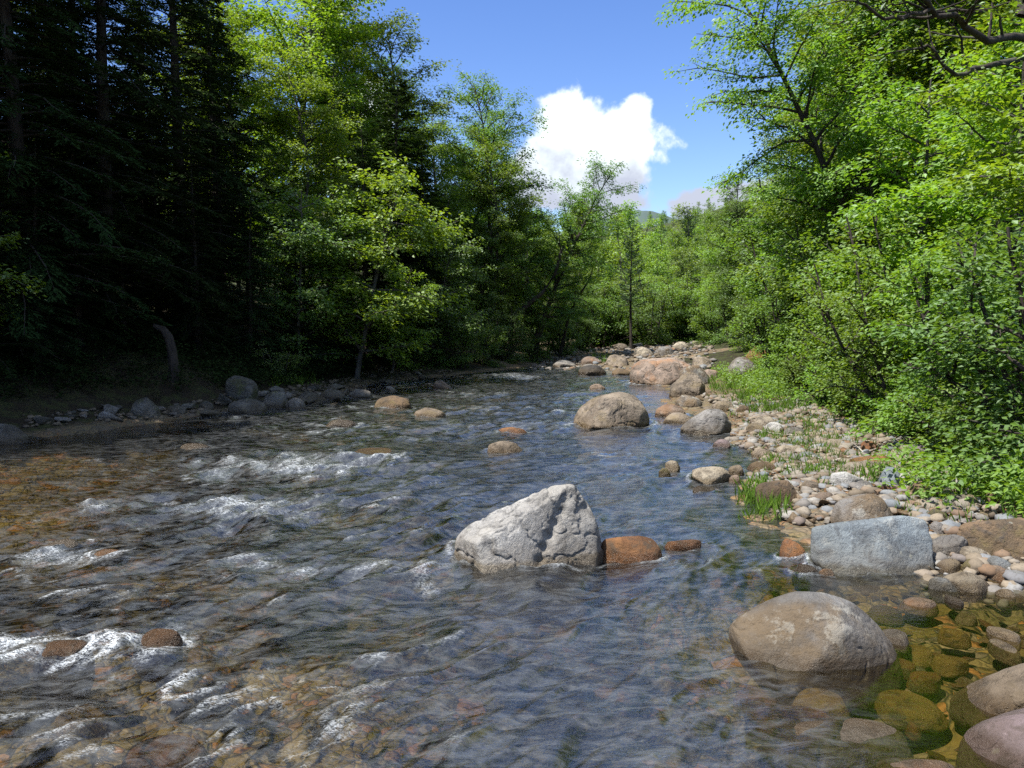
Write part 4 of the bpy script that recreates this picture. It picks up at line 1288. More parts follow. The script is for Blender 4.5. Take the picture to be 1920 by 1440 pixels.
def proto(name, g, leafm, bark):
    return (name, g.wood('trunk'), g.crown('crown'), leafm, bark)


PR = {
    'maple': proto('broadleaf_tree', broadleaf(11, 13, 3.6, 0.2, 42, 0.115, 38, 0.38, 0.25, subs=9), 'bright', 'grey'),
    'beech': proto('broadleaf_tree', broadleaf(12, 12, 3.3, 0.12, 42, 0.11, 40, 0.40, 0.25, trunk_r=0.12, subs=9), 'bright', 'grey'),
    'birch': proto('birch_tree', broadleaf(13, 13, 2.9, 0.25, 38, 0.10, 28, 0.36, 0.28, trunk_r=0.11, top_up=0.7, subs=8), 'mid', 'grey'),
    'sparse': proto('leaning_tree', broadleaf(14, 11, 3.2, 0.2, 42, 0.095, 50, 0.40, 0.25, trunk_r=0.10, gap=0.08, top_up=0.6, subs=8), 'mid', 'dark'),
    'under': proto('sapling', broadleaf(15, 5.5, 2.3, 0.12, 28, 0.105, 32, 0.32, 0.21, trunk_r=0.05, top_up=0.1, subs=8), 'bright', 'grey'),
    'shrub': proto('shrub', broadleaf(16, 3.4, 1.5, 0.06, 40, 0.075, 30, 0.26, 0.16, trunk_r=0.03, stems=5, subs=8), 'bright', 'dark'),
    'shrub2': proto('shrub', broadleaf(17, 2.6, 1.4, 0.05, 40, 0.068, 30, 0.24, 0.15, trunk_r=0.025, stems=6, subs=8), 'bright', 'dark'),
    'bush': proto('bush', broadleaf(18, 1.15, 0.85, 0.03, 34, 0.055, 24, 0.18, 0.13, trunk_r=0.012, stems=6), 'mid', 'dark'),
    'hemlock': proto('hemlock_tree', hemlock(21, 15, 3.4, 190, twig=0.075, leaf=0.125, per=14, wid=0.34), 'dark', 'dark'),
    'hemlock2': proto('hemlock_tree', hemlock(22, 13, 3.0, 170, twig=0.075, leaf=0.125, per=14, wid=0.34, low=0.14, dead=30), 'dark', 'dark'),
    'spruce': proto('spruce_tree', hemlock(23, 9, 1.7, 130, twig=0.09, leaf=0.18, low=0.04, trunk_r=0.12, droop=0.04, per=9, wid=0.36), 'dark', 'dark'),
    'pine': proto('pine_tree', hemlock(24, 15, 2.6, 60, twig=0.10, leaf=0.34, low=0.35, trunk_r=0.18, per=9, wid=0.16, droop=-0.06), 'pine', 'dark'),
    'far': proto('broadleaf_tree', broadleaf(31, 12, 3.8, 0.08, 36, 0.26, 18, 0.6, 0.45, subs=5), 'bright', 'grey'),
    'far2': proto('broadleaf_tree', broadleaf(32, 13, 3.3, 0.12, 36, 0.25, 18, 0.6, 0.45, subs=5, top_up=0.7), 'mid', 'grey'),
}
FIRST = {}
TREES = []


def plant(kind, x, y, s=1.0, rz=0.0, label=None, group=None, leaf=None, bark=None, tilt=(0, 0), sz=None, dz=0.0, cat=None):
    name, wood, crown, lm, bk = PR[kind]
    root = bpy.data.objects.new(name, None)
    COL.objects.link(root)
    tr = link('trunk', wood, None, root)
    cr = link('crown', crown, None, root)
    for o, m in ((tr, BK[bark or bk]), (cr, LM[leaf or lm])):
        if not o.data.materials:
            o.data.materials.append(m)
        o.material_slots[0].link = 'OBJECT'
        o.material_slots[0].material = m
    root.location = (x, y, tz(x, y) - 0.05 + dz)
    root.scale = (s, s, sz or s)
    root.rotation_euler = (tilt[0], tilt[1], 0)
    tr.rotation_euler[2] = cr.rotation_euler[2] = rz
    c = cat or {'shrub': 'shrub', 'bush': 'bush', 'sapling': 'sapling'}.get(name, 'tree')
    tag(root, label, c, group)
    TREES.append((x, y))
    return root


def pxy(px, Y):
    return (px - 960) / FPX * Y, Y


trs = np.random.RandomState(99)


def P_(kind, px, Y, s, label, group=None, **kw):
    x, y = pxy(px, Y)
    return plant(kind, x, y, s, kw.pop('rz', trs.uniform(0, 6.28)), label, group, **kw)


# --- shaded left bank: hemlocks
GH = 'hemlocks of the shaded bank'
for px, Y, k, s, lb in [
    (55, 14.5, 'hemlock2', .85, 'dark hemlock with bare lower limbs nearest the camera on the shaded bank'),
    (205, 17, 'hemlock', .82, 'tall dark hemlock whose trunk rises behind the pale snag'),
    (345, 20.5, 'hemlock', .84, 'broad dark hemlock standing behind the tall rounded grey boulder'),
    (-70, 18, 'hemlock', .9, 'dark hemlock cut by the frame edge behind the nearest one'),
    (130, 24, 'hemlock2', .8, 'hemlock deep in the shaded wood behind the first row'),
    (415, 24, 'hemlock2', .78, 'hemlock where shade gives way to bright maples'),
    (280, 27, 'hemlock', .75, 'tall hemlock in the second row behind the broad one'),
    (10, 28, 'hemlock', .85, 'tallest hemlock at the back of the shaded wood'),
    (-290, 12.5, 'hemlock2', .85, None), (-560, 10, 'hemlock', .72, None), (-420, 14, 'hemlock', 1.2, None), (-1350, 7, 'hemlock2', .55, None), (-1000, 9, 'hemlock', .55, None), (-1900, 7, 'hemlock', .7, None), (-750, 12, 'hemlock', .75, None),  # the None entries are hemlocks added off frame to shade the left bank
     (-250, 15.5, 'hemlock', .95, None), (-420, 20, 'hemlock', 1.0, None), (-160, 22, 'hemlock', .9, None), (150, 20.5, 'hemlock2', .85, 'hemlock squeezed between the snag hemlock and the nearest one'),
    (420, 33, 'hemlock', .8, 'hemlock far back between the shaded wood and the maples'),
]:
    P_(k, px, Y, s, lb or 'dark hemlock added at or beyond the frame edge to shade the bank', GH)
GY = 'young hemlocks along the shaded waterline'
for px, Y, s, lb in [(-30, 13.2, 0.34, 'young hemlock with boughs over the darkest water'), (70, 14.2, 0.3, 'young hemlock below the nearest tall hemlock'), (150, 15.6, 0.33, 'young hemlock left of the snag'), (235, 16.4, 0.28, 'young hemlock close left of the curved snag'), (372, 18.2, 0.33, 'young hemlock just right of the curved snag'), (300, 19.5, 0.4, 'young hemlock behind the curved snag'), (470, 19.8, 0.3, 'young hemlock behind the grey angular boulder'), (560, 21.8, 0.33, 'young hemlock under the broad sapling'), (640, 23.2, 0.34, 'young hemlock at the end of the shaded boulder line'), (720, 25.5, 0.36, 'young hemlock beneath the narrow conifer'), (780, 27.2, 0.34, 'young hemlock where the bank bends'), (10, 16.5, 0.42, 'young hemlock between the first two tall ones'), (200, 19, 0.42, 'young hemlock behind the snag hemlock'), (420, 21.5, 0.42, 'young hemlock right of the broad dark hemlock')]:
    P_(['hemlock', 'spruce'][int(px) % 2], px, Y, s * (1.0 if int(px) % 2 == 0 else 1.5), lb, GY, leaf='dark', sz=s * 0.9)
# dark conifers among the lit trees
P_('spruce', 742, 27, 1.02, 'narrow black green conifer standing among bright maples', leaf='dark')
P_('hemlock', 800, 31, 0.5, 'dark hemlock rising over the bank behind the narrow conifer', leaf='dark')
P_('hemlock2', 690, 25, 0.55, 'low dark hemlock beneath the overhanging maple sprays', leaf='dark')
# lit broadleaf trees of the left bank
GL = 'sunlit broadleaf trees of the left bank'
P_('maple', 545, 29, 1.12, 'tall bright yellow green maple directly behind the hemlocks', GL, leaf='yellow')
P_('beech', 620, 33, 1.15, 'bright green tree with a forked dark limb beside the tall maple', GL)
P_('maple', 470, 35, 1.15, 'bright maple seen over the tops of the hemlocks', GL, leaf='yellow')
P_('birch', 655, 37, 1.0, 'thin crowned tree with young reddish leaves against the sky', GL, leaf='rusty')
P_('maple', 705, 31, 0.85, 'rounded bright maple between the reddish tree and the conifer', GL)
P_('birch', 760, 39, 0.9, 'upright pale green birch at the left side of the sky gap', GL)
P_('beech', 830, 37, 0.86, 'broad mid green beech behind the dark bank hemlocks', GL)
P_('birch', 850, 44, .9, 'birch with feathery top between two broader crowns', GL)
P_('sparse', 925, 35, 1.04, 'tall thin crowned dark limbed tree against the white cloud', GL, tilt=(0, 0.02))
P_('sparse', 985, 36, 0.85, 'thin crowned tree leaning over the river before the cloud', GL, tilt=(0, 0.32))
P_('beech', 925, 33, 0.74, 'bushy green tree on the bend below the thin crowned one', GL)
P_('maple', 1000, 38, 0.58, 'low rounded maple at the river bend with leaning limbs', GL, tilt=(0, 0.2))
P_('beech', 1060, 43, 0.55, 'small beech leaning over the far gravel bar', GL, tilt=(0, 0.15))
P_('maple', 878, 38.5, 0.76, 'round crowned maple between the broad beech and the thin crowned tree', GL)
P_('birch', 1000, 42, 0.78, 'slender birch behind the tree leaning before the cloud', GL)
P_('maple', 760, 34, 0.9, 'bright maple filling the gap left of the birch', GL)
P_('maple', 470, 25.5, 0.75, 'bright maple at the inner edge of the hemlock shade', GL, leaf='bright')
P_('beech', 575, 26, 0.72, 'leafy beech above the shaded boulder line', GL, leaf='yellow')
P_('maple', 650, 28.5, 0.74, 'full crowned maple close behind the overhanging sprays', GL, leaf='bright')
P_('beech', 835, 31.5, 0.55, 'low spreading beech over the bend of the shaded bank', GL, leaf='bright')
P_('maple', 890, 32.5, 0.55, 'low full maple leaning to the river before the bend', GL, leaf='mid', tilt=(0, 0.12))
P_('beech', 955, 36, 0.6, 'low full beech at the inside of the river bend', GL, leaf='bright', tilt=(0, 0.12))
P_('under', 560, 21.5, 0.9, 'broad sapling over the stones right of the grey angular boulder', leaf='mid', tilt=(0, 0.1))
P_('under', 800, 27.5, 0.85, 'sapling dipping to the water near the tan wedge stone', leaf='mid', tilt=(0, 0.15))
P_('maple', 712, 41, 0.9, 'bright maple in the back row under the reddish crowned tree', GL, leaf='bright')
P_('beech', 815, 43, 0.86, 'bright beech in the back row behind the broad beech', GL, leaf='bright')
P_('maple', 985, 47, 0.62, 'low bright maple in the back row of the bend', GL, leaf='yellow')
P_('beech', 1045, 51, 0.6, 'low bright beech where the left wood meets the valley floor', GL, leaf='bright')
P_('maple', 905, 44, 0.8, 'bright maple seen between the thin crowned tree and the round one', GL, leaf='bright')
P_('under', 668, 22.5, 1.15, 'young maple spreading lit level sprays over the shaded bank', leaf='yellow', tilt=(0, 0.18))
P_('under', 735, 24.5, 0.62, 'short sapling with bright low sprays near the shaded waterline', leaf='yellow', tilt=(0, 0.2))
P_('under', 600, 23, 0.95, 'sapling with dim green sprays left of the lit young maple', tilt=(0, 0.1))
P_('under', -95, 12.8, 0.7, 'sapling with bright leaves at the frame edge among hemlocks', leaf='bright')
P_('bush', 520, 19.5, 0.8, 'small green bush among stones on the shaded bank', 'bushes on the left bank')
P_('bush', 545, 20.5, 0.7, 'small bush behind the green bush on the shaded bank', 'bushes on the left bank')
GB = 'shrubs along the left waterline'
for px, Y, s, k, lb in [(862, 28, .75, 'shrub', 'dark green shrub where the shaded bank meets the riffle'), (905, 30, .8, 'shrub2', 'shrub hanging over the water right of the dark green one'), (950, 32.5, .85, 'shrub', 'shrub overhanging the far water in middle of the bend'), (1000, 35, .85, 'shrub2', 'leafy shrub at the start of the far gravel bar'), (1050, 39, .9, 'shrub', 'shrub beside the first stones of the far bar'), (1090, 43, .95, 'shrub2', 'last shrub of the left waterline before the far bar'), (880, 33, 1.1, 'shrub', 'tall shrub behind the dark green waterline shrub'), (940, 37, 1.2, 'shrub2', 'tall shrub in second row at the bend'), (1020, 42, 1.2, 'shrub', 'tall shrub under the low rounded maple'), (1110, 50, 1.3, 'shrub2', 'shrub behind the far bar at its left end'), (810, 27, .8, 'bush', 'low bush in deep shade near the black waterline'), (770, 26, .9, 'bush', 'low bush in shade left of the deep shade bush')]:
    P_(k, px, Y, s, lb, GB, leaf='mid')

# a deeper wood behind the left bank
bw = np.random.RandomState(31)
n = 0
while n < 34:
    Y = bw.uniform(24, 75)
    px = bw.uniform(-250, 700 + (Y - 24) * 5)
    x = (px - 960) / FPX * Y
    if xl(Y) - x < 9 or any((x - a) ** 2 + (Y - b) ** 2 < 3.4 ** 2 for a, b in TREES):
        continue
    k = ['hemlock', 'far', 'far2', 'hemlock'][bw.randint(4)] if px < 420 else ['far', 'far2'][bw.randint(2)]
    plant(k, x, Y, bw.uniform(0.75, 0.95), bw.uniform(0, 6.28), 'dark hemlock deep in the wood behind the shaded bank' if k == 'hemlock' else 'broadleaf tree deep in the wood behind the left bank', 'trees deep in the left wood')
    n += 1

# --- right bank
GS = 'shrubs of the right bank'
for px, Y, k, s, lf, lb in [
    (1905, 8.2, 'shrub', .85, 'mid', 'nearest shrub on the right bank with dark stems'),
    (1800, 9.6, 'shrub2', 1.0, 'bright', 'bright shrub leaning over the bank cobbles'),
    (1700, 11.2, 'shrub', .85, 'bright', 'tall stemmed shrub above the orange flat slab'),
    (1630, 13.2, 'shrub2', .95, 'bright', 'rounded bright shrub behind the cobbles'),
    (1560, 15.5, 'shrub2', .95, 'bright', 'shrub behind the grass patch on the right bank'),
    (1500, 18.5, 'shrub', .8, 'bright', 'shrub beyond the cream stone cluster'),
    (1455, 22.5, 'shrub2', 1.05, 'mid', 'shrub right of the dark grey boulder under leaves'),
    (1420, 29, 'shrub', .95, 'bright', 'shrub over the reddish block boulder'),
    (1375, 33, 'shrub2', 1.0, 'mid', 'shrub at the far right bank over the boulder bench'),
    (1345, 40, 'shrub', 1.1, 'bright', 'shrub at the right end of the far gravel bar'),
    (1990, 7.0, 'shrub2', 1.0, 'mid', 'shrub cut by the right frame edge'),
    (1860, 10.8, 'shrub', 1.05, 'yellow', 'yellow green shrub behind the nearest one'),
    (1765, 12.6, 'shrub', 1.1, 'bright', 'tall shrub filling the gap behind the leaning one'),
    (1680, 15.2, 'shrub', 1.15, 'bright', 'big shrub in second row above the cobbles'),
    (1600, 18.2, 'shrub', 1.2, 'bright', 'big shrub behind the rounded bright one'),
    (1530, 22.5, 'shrub', 1.25, 'mid', 'big mid green shrub in second row beyond the grass'),
    (1470, 28, 'shrub', 1.3, 'bright', 'big shrub behind the reddish block'),
]:
    P_(k, px, Y, s, lb, GS, leaf=lf)
GW = 'low bushes at the foot of the right bank shrubs'
for px, Y, s, lb in [(1880, 7.6, .75, 'low bush at the foot of the nearest shrub'), (1840, 8.4, .8, 'low bush beside the leafy cobbles'), (1785, 9.2, .8, 'low bush below the shrub that leans over the cobbles'), (1735, 10.2, .85, 'low bush under the thin pale dead stem'), (1680, 11.4, .85, 'low bush behind the orange flat slab'), (1620, 12.6, .85, 'low bush at the back of the bank cobbles'), (1560, 14.2, .9, 'low bush behind the pale slab in the grass'), (1510, 16.2, .9, 'low bush up the bank from the cream stones'), (1470, 19.5, 1.0, 'low bush beyond the bright grass'), (1925, 8.6, .9, 'low bush at the right frame edge')]:
    P_('bush', px, Y, s, lb, GW, leaf='bright')
GU = 'saplings of the right bank'
for px, Y, s, lf, lb in [(1960, 9.6, 0.9, 'yellow', 'sapling with glowing yellow leaves at the right frame edge'), (1840, 12.2, 0.95, 'yellow', 'yellow green sapling with level sprays above the nearest shrubs'), (1730, 14.5, 1.0, 'bright', 'bright sapling above the tall stemmed shrub'), (1640, 17.5, 1.05, 'bright', 'sapling over the big second row shrub'), (1560, 21, 1.05, 'bright', 'sapling behind the grass patch shrubs'), (1490, 26, 1.1, 'mid', 'mid green sapling toward the far bank'), (1430, 33, 1.1, 'bright', 'sapling above the far right boulders'), (1900, 15, 1.15, 'yellow', 'tall sapling in back row near the frame edge'), (1780, 18, 1.2, 'bright', 'tall sapling in back row above the bright shrub'), (1385, 42, 1.1, 'bright', 'sapling at the far end of the right bank')]:
    P_('under', px, Y, s, lb, GU, leaf=lf)
GR = 'tall broadleaf trees of the right bank'
for px, Y, k, s, lf, lb in [
    (1660, 22, 'maple', 0.98, 'bright', 'tall bright maple behind the right bank saplings'),
    (1790, 19, 'beech', 1.0, 'bright', 'tall beech with layered sprays in the upper right'),
    (1930, 16, 'maple', 1.0, 'yellow', 'tall yellow green maple at the right frame edge'),
    (1560, 27, 'birch', 0.92, 'mid', 'tall birch with thin top left of the bright maple'),
    (1490, 35, 'beech', 0.75, 'bright', 'medium beech rising over the right bank below the sky'),
    (1730, 28, 'maple', 1.1, 'bright', 'tall maple in the back row of the right wood'),
    (1850, 27, 'birch', 1.15, 'mid', 'tall birch in the back row near the dark pine limb'),
    (1420, 42, 'maple', 0.62, 'bright', 'rounded maple at the foot of the wooded hillside'),
    (1600, 36, 'beech', 1.0, 'mid', 'beech in the back row behind the birch'),
    (2080, 14, 'beech', 1.0, 'bright', 'beech outside the frame at the right'),
]:
    P_(k, px, Y, s, lb, GR, leaf=lf)
P_('maple', 1530, 25, 0.85, 'full bright maple walling the right side of the sky gap', GR, leaf='bright')
P_('beech', 1610, 20.5, 0.85, 'bright beech crown just right of the leaning limbs', GR, leaf='bright')
P_('sparse', 1710, 17.5, 0.88, 'thin leaved tree leaning left over the river with dark limbs against the sky', 'leaning trees of the right bank', tilt=(0, -0.36), leaf='bright')
P_('sparse', 1760, 19.5, 0.95, 'second leaning thin leaved tree with a bare dark stem, right of the first', 'leaning trees of the right bank', tilt=(0, -0.28), leaf='bright')
P_('sparse', 1405, 33, 0.62, 'small thin tree with an open crown before the low white cloud', 'leaning trees of the right bank', tilt=(0, -0.2))
P_('sparse', 1560, 27, 0.9, 'third leaning thin leaved tree, farther upstream than the other two', 'leaning trees of the right bank', tilt=(0, -0.16), leaf='bright')
P_('birch', 1720, 21, 0.9, 'birch with a leafy crown leaning out above the right bank saplings', 'leaning trees of the right bank', tilt=(0, -0.15), leaf='bright')
P_('spruce', 1880, 22, 1.2, 'dark spruce deep behind the right bank saplings')
P_('hemlock', 1700, 26, 0.62, 'dark hemlock showing through leaves in the upper right')

# custom pine whose bare limbs cross the top corner
rs = np.random.RandomState(3)
g = Geo()
px0 = at_y(1908, 700, 11.0)
bx_, by_ = px0[0], 11.0
T = wander(rs, (0, 0, -0.3), (0.0, 0, 1), 13, 12, 0.012)
g.tube(T, np.linspace(0.17, 0.06, 13), 9)
org = np.array([bx_, by_, tz(bx_, by_) - 0.05])
cent, outs = [], []


def limb(ptsp, r0, r1, twigs=5):
    P = np.array([at_y(a, b, Y) - org for a, b, Y in ptsp])
    Q = [P[0]]
    for i in range(len(P) - 1):
        for w in (0.33, 0.67, 1.0):
            Q.append(P[i] + (P[i + 1] - P[i]) * w + rs.normal(size=3) * 0.025)
    Q = np.array(Q)
    g.tube(Q, np.linspace(r0, r1, len(Q)), 7)
    for _ in range(twigs):
        j = rs.randint(2, len(Q) - 1)
        d = unit(Q[j] - Q[j - 1]) * 0.7 + rs.normal(size=3) * 0.5
        W = wander(rs, Q[j], d, rs.uniform(.5, 1.4), 5, 0.16, 0.02)
        g.tube(W, np.linspace(r1 * 0.8 + .004, 0.003, 6), 4)
        for w in W[2:]:
            if rs.rand() < 0.5:
                cent.append(w)
                outs.append(unit(np.array([d[0], d[1], 0])))


limb([(1925, 72, 10.8), (1850, 78, 10.2), (1800, 42, 9.8), (1745, 15, 9.5), (1700, -20, 9.2)], 0.05, 0.022, 9)
limb([(1925, 108, 10.9), (1840, 128, 10.4), (1790, 136, 10.1), (1745, 100, 9.9), (1722, 75, 9.8)], 0.04, 0.012, 6)
limb([(1745, 15, 9.5), (1690, 33, 9.3), (1640, 22, 9.1), (1590, 0, 8.9), (1550, -15, 8.8)], 0.025, 0.008, 5)
limb([(1850, 20, 10.2), (1760, 22, 9.8), (1700, 12, 9.5), (1650, 10, 9.4)], 0.02, 0.008, 4)
limb([(1805, 100, 10), (1800, 60, 9.8), (1790, 10, 9.7)], 0.015, 0.006, 3)
limb([(1915, 30, 10.9), (1960, -40, 10.9), (2000, -100, 10.8)], 0.06, 0.02, 5)
sprays(g, rs, np.array(cent), np.array(outs), 10, 0.28, 0.075)
# a light crown higher up, out of the picture
c2 = np.array([(math.cos(a) * r_, math.sin(a) * r_, h_) for a, r_, h_ in zip(rs.uniform(0, 6.28, 300), rs.uniform(.3, 2.4, 300), rs.uniform(8.2, 13, 300))])
sprays(g, rs, c2, np.stack([np.cos(rs.uniform(0, 6, 300)), np.sin(rs.uniform(0, 6, 300)), np.zeros(300)], 1), 16, 0.4, 0.1)
PR['limbpine'] = ('limbed_tree', g.wood('trunk'), g.crown('crown'), 'mid', 'dark')
o = plant('limbpine', bx_, by_, 1.0, 0.0, 'dark trunked tree with bare crooked limbs crossing the upper right corner')

# pale snag on the shaded bank
g = Geo()
sn = hit(322, 716)
pp = [at_y(a, b, sn[1]) for a, b in [(322, 716), (326, 690), (322, 655), (316, 632), (306, 618), (288, 610)]]
pp = np.array(pp)
pp[0, 2] -= 0.15
o0 = pp[0].copy()
g.tube(pp - o0, [0.13, 0.10, 0.09, 0.085, 0.07, 0.04], 9)
o = link('dead_snag', g.wood('dead_snag'), BK['dark'], None, o0)
tag(o, 'pale curved broken tree snag standing on the shaded bank', 'dead tree')

# fallen logs on the shaded bank
for (pa, pb, r_, lb) in [((560, 700), (640, 668), .08, 'thin fallen trunk sloping down the bank above the shaded boulders')]:
    A_, B_ = hit(*pa), hit(*pb)
    L_ = B_ - A_
    Pm = np.array([A_ + L_ * t + np.array([0, 0, r_ * 0.6 + 0.05 * math.sin(7 * t)]) for t in np.linspace(0, 1, 7)])
    g = Geo()
    g.tube(Pm - A_, np.linspace(r_, r_ * 0.6, 7), 9)
    for q in range(4):
        g.tube(wander(rs, Pm[2 + q] - A_, (rs.normal(), rs.normal(), 1.2), .35 + .3 * rs.rand(), 3, .2), [.03, .022, .014, .006], 5)
    o = link('fallen_log', g.wood('fallen_log'), BK['dark'], None, A_)
    tag(o, lb, 'log')

# thin pale dead stem leaning in the right shrubs
g = Geo()
q0 = at_y(1795, 815, 10.5)
q0[2] = tz(q0[0], 10.5) - 0.1
pts = np.array([q0] + [at_y(a, b, 10.5) for a, b in [(1788, 790), (1775, 745), (1768, 715), (1742, 690), (1716, 672)]])
g.tube(pts - q0, [0.022, 0.02, 0.017, 0.015, 0.011, 0.006], 6)
g.tube(np.array([at_y(a, b, 10.5) for a, b in [(1768, 715), (1772, 660), (1766, 610)]]) - q0, [0.012, 0.009, 0.005], 5)
o = link('dead_branch', g.wood('dead_branch'), BK['birch'], None, q0)
tag(o, 'thin pale dead stem leaning among the right bank shrubs', 'branch')

# leaning bare limbs at the river bend
for i, (pl, Y, lb) in enumerate([([(955, 592), (985, 575), (1018, 548), (1040, 515), (1052, 470), (1075, 440)], 33.5, 'dark bare trunk leaning out over the river at the bend'), ([(1068, 585), (1082, 560), (1105, 525), (1112, 500)], 38, 'thin dark leaning stem right of the bare leaning trunk'), ([(885, 420), (905, 385), (930, 362), (985, 352)], 34, 'dark limb curving right below the thin crowned tall tree')]):
    g = Geo()
    pts = np.array([at_y(a, b, Y) for a, b in pl])
    base = pts[0].copy()
    zb = tz(base[0], base[1])
    root0 = np.array([base[0] - 0.5, base[1] + .3, zb - 0.2])
    pts = np.vstack([root0, pts])
    g.tube(pts - root0, np.linspace(0.13 if i != 1 else .08, 0.025, len(pts)), 7)
    rs2 = np.random.RandomState(40 + i)
    cc, oo = [], []
    for k in range(9):
        j = rs2.randint(2, len(pts))
        W = wander(rs2, pts[j] - root0, unit(pts[j] - pts[j - 1]) * .6 + rs2.normal(size=3) * .5, rs2.uniform(.6, 1.6), 5, .15)
        g.tube(W, np.linspace(.02, .005, 6), 4)
        for w in W[2:]:
            cc.append(w)
            oo.append(np.array([1.0, 0, 0]))
    sprays(g, rs2, np.array(cc), np.array(oo), 16, 0.4, 0.13)
    PR['lean%d' % i] = ('leaning_tree', g.wood('trunk'), g.crown('crown'), 'mid', 'dark')
    r_ = plant('lean%d' % i, root0[0], root0[1], 1.0, 0.0, lb)
    r_.location = root0

# --- far end of the valley
P_('pine', 1183, 43, 0.44, 'slim bare trunked pine standing alone behind the far gravel bar', bark='dark')
P_('spruce', 1272, 52, 0.50, 'small dark spruce behind the far bar, left one of a pair', 'pair of small spruces behind the bar')
P_('spruce', 1303, 50, 0.42, 'small dark spruce behind the far bar, right one of a pair', 'pair of small spruces behind the bar')
P_('pine', 1288, 75, 0.72, 'blue green pine rising above the leaves of the valley floor')
P_('spruce', 1345, 60, 0.6, 'dark spruce half hidden right of the spruce pair')
P_('pine', 1095, 150, 0.95, 'dark pine on the skyline just right of the tall thin tree')
P_('pine', 1115, 155, 0.85, 'second dark pine on the skyline beside the first')
frs = np.random.RandomState(12)
for i_ in range(26):
    Y = frs.uniform(45, 60)
    pxx = frs.choice([frs.uniform(1085, 1168), frs.uniform(1200, 1345)])
    P_(['shrub', 'shrub2'][i_ % 2], pxx, Y, frs.uniform(1.0, 1.7), 'leafy shrub behind the far gravel bar', 'shrubs behind the far gravel bar', leaf=['bright', 'mid'][i_ % 2])
GF = 'trees of the wooded hillside up the valley'
n = 0
while n < 250:
    Y = 50 * (300 / 50) ** frs.rand()
    px = frs.uniform(760, 1640) if Y > 62 else frs.choice([frs.uniform(1100, 1165), frs.uniform(1200, 1420)])
    x = (px - 960) / FPX * Y
    if any((x - a) ** 2 + (Y - b) ** 2 < (1.6 + Y * 0.012) ** 2 for a, b in TREES[-200:]):
        continue
    u = frs.rand()
    k = 'spruce' if u < 0.07 else ('far' if u < 0.6 else 'far2')
    s = ((610 - frs.uniform(388, 470)) / FPX * Y + 1.6 - tz(x, Y)) / 12.5
    s = min(max(s, 0.35), 1.25)
    plant(k, x, Y, s * (1.0 if k != 'spruce' else 0.9), frs.uniform(0, 6.28), 'dark spruce on the wooded hillside up the valley' if k == 'spruce' else ('leafy green tree on the wooded hillside up the valley' if Y > 90 else 'leafy green tree on the valley floor behind the far gravel bar'), GF if Y > 90 or k == 'spruce' else 'trees of the valley floor behind the bar', leaf=frs.choice(['bright', 'mid', 'bright', 'yellow']) if k != 'spruce' else 'dark')
    n += 1

# ------------------------------------------------------------------ grass and low plants
def inpoly(P, q):
    ins = np.zeros(len(q), bool)
    for i in range(len(P)):
        a, b = P[i], P[i - 1]
        ins ^= ((a[1] > q[:, 1]) != (b[1] > q[:, 1])) & (q[:, 0] < (b[0] - a[0]) * (q[:, 1] - a[1]) / (b[1] - a[1] + 1e-9) + a[0])
    return ins


grs = np.random.RandomState(8)
g = Geo()
for poly, n, hgt in [([(1396, 915), (1425, 905), (1475, 975), (1400, 985)], 520, 0.14), ([(1420, 862), (1560, 850), (1600, 885), (1560, 905), (1440, 895)], 800, 0.10), ([(1420, 815), (1560, 810), (1580, 850), (1450, 838)], 800, 0.10),
                     ([(1325, 705), (1420, 705), (1520, 770), (1420, 785), (1340, 735)], 2600, 0.17), ([(1610, 885), (1665, 880), (1660, 905), (1620, 908)], 260, 0.12), ([(1690, 930), (1800, 925), (1790, 965), (1700, 970)], 260, 0.08), ([(1840, 1000), (1920, 1005), (1920, 1035), (1850, 1030)], 200, 0.1), ([(1330, 735), (1480, 745), (1720, 830), (1900, 950), (1900, 1040), (1740, 960), (1480, 930), (1400, 850)], 1300, 0.1), ([(1700, 850), (1830, 880), (1930, 960), (1930, 1000), (1800, 945)], 700, 0.12), ([(1480, 770), (1720, 810), (1800, 870), (1640, 850), (1500, 800)], 1000, 0.1),
                     ([(500, 705), (580, 700), (600, 725), (520, 730)], 500, 0.2), ([(1085, 690), (1120, 660), (1150, 680)], 150, 0.3)]:
    P = np.array([hit(a, b, True)[:2] for a, b in poly])
    q = grs.uniform(P.min(0), P.max(0), (n * 8, 2))
    q = q[inpoly(P, q)][:n]
    # tufts: pull blades together
    tc = q[grs.randint(0, max(1, len(q) // 14), len(q))]
    q = tc + grs.normal(size=q.shape) * 0.06
    N = len(q)
    pos = np.stack([q[:, 0], q[:, 1], terrain(q[:, 0], q[:, 1])], 1)
    dr = np.stack([grs.normal(size=N) * .4, grs.normal(size=N) * .4, np.ones(N)], 1)
    nr = grs.normal(size=(N, 3))
    Lh = hgt * grs.uniform(.5, 1.4, N)
    g.leaves(pos, dr, nr, Lh, np.clip(Lh * 0.09, .006, .02), grs.rand(N))
gr = link('grass', g.crown('grass'), LM['grass'])
tag(gr, 'tufts of fresh grass among the bank stones', 'grass', kind='stuff')

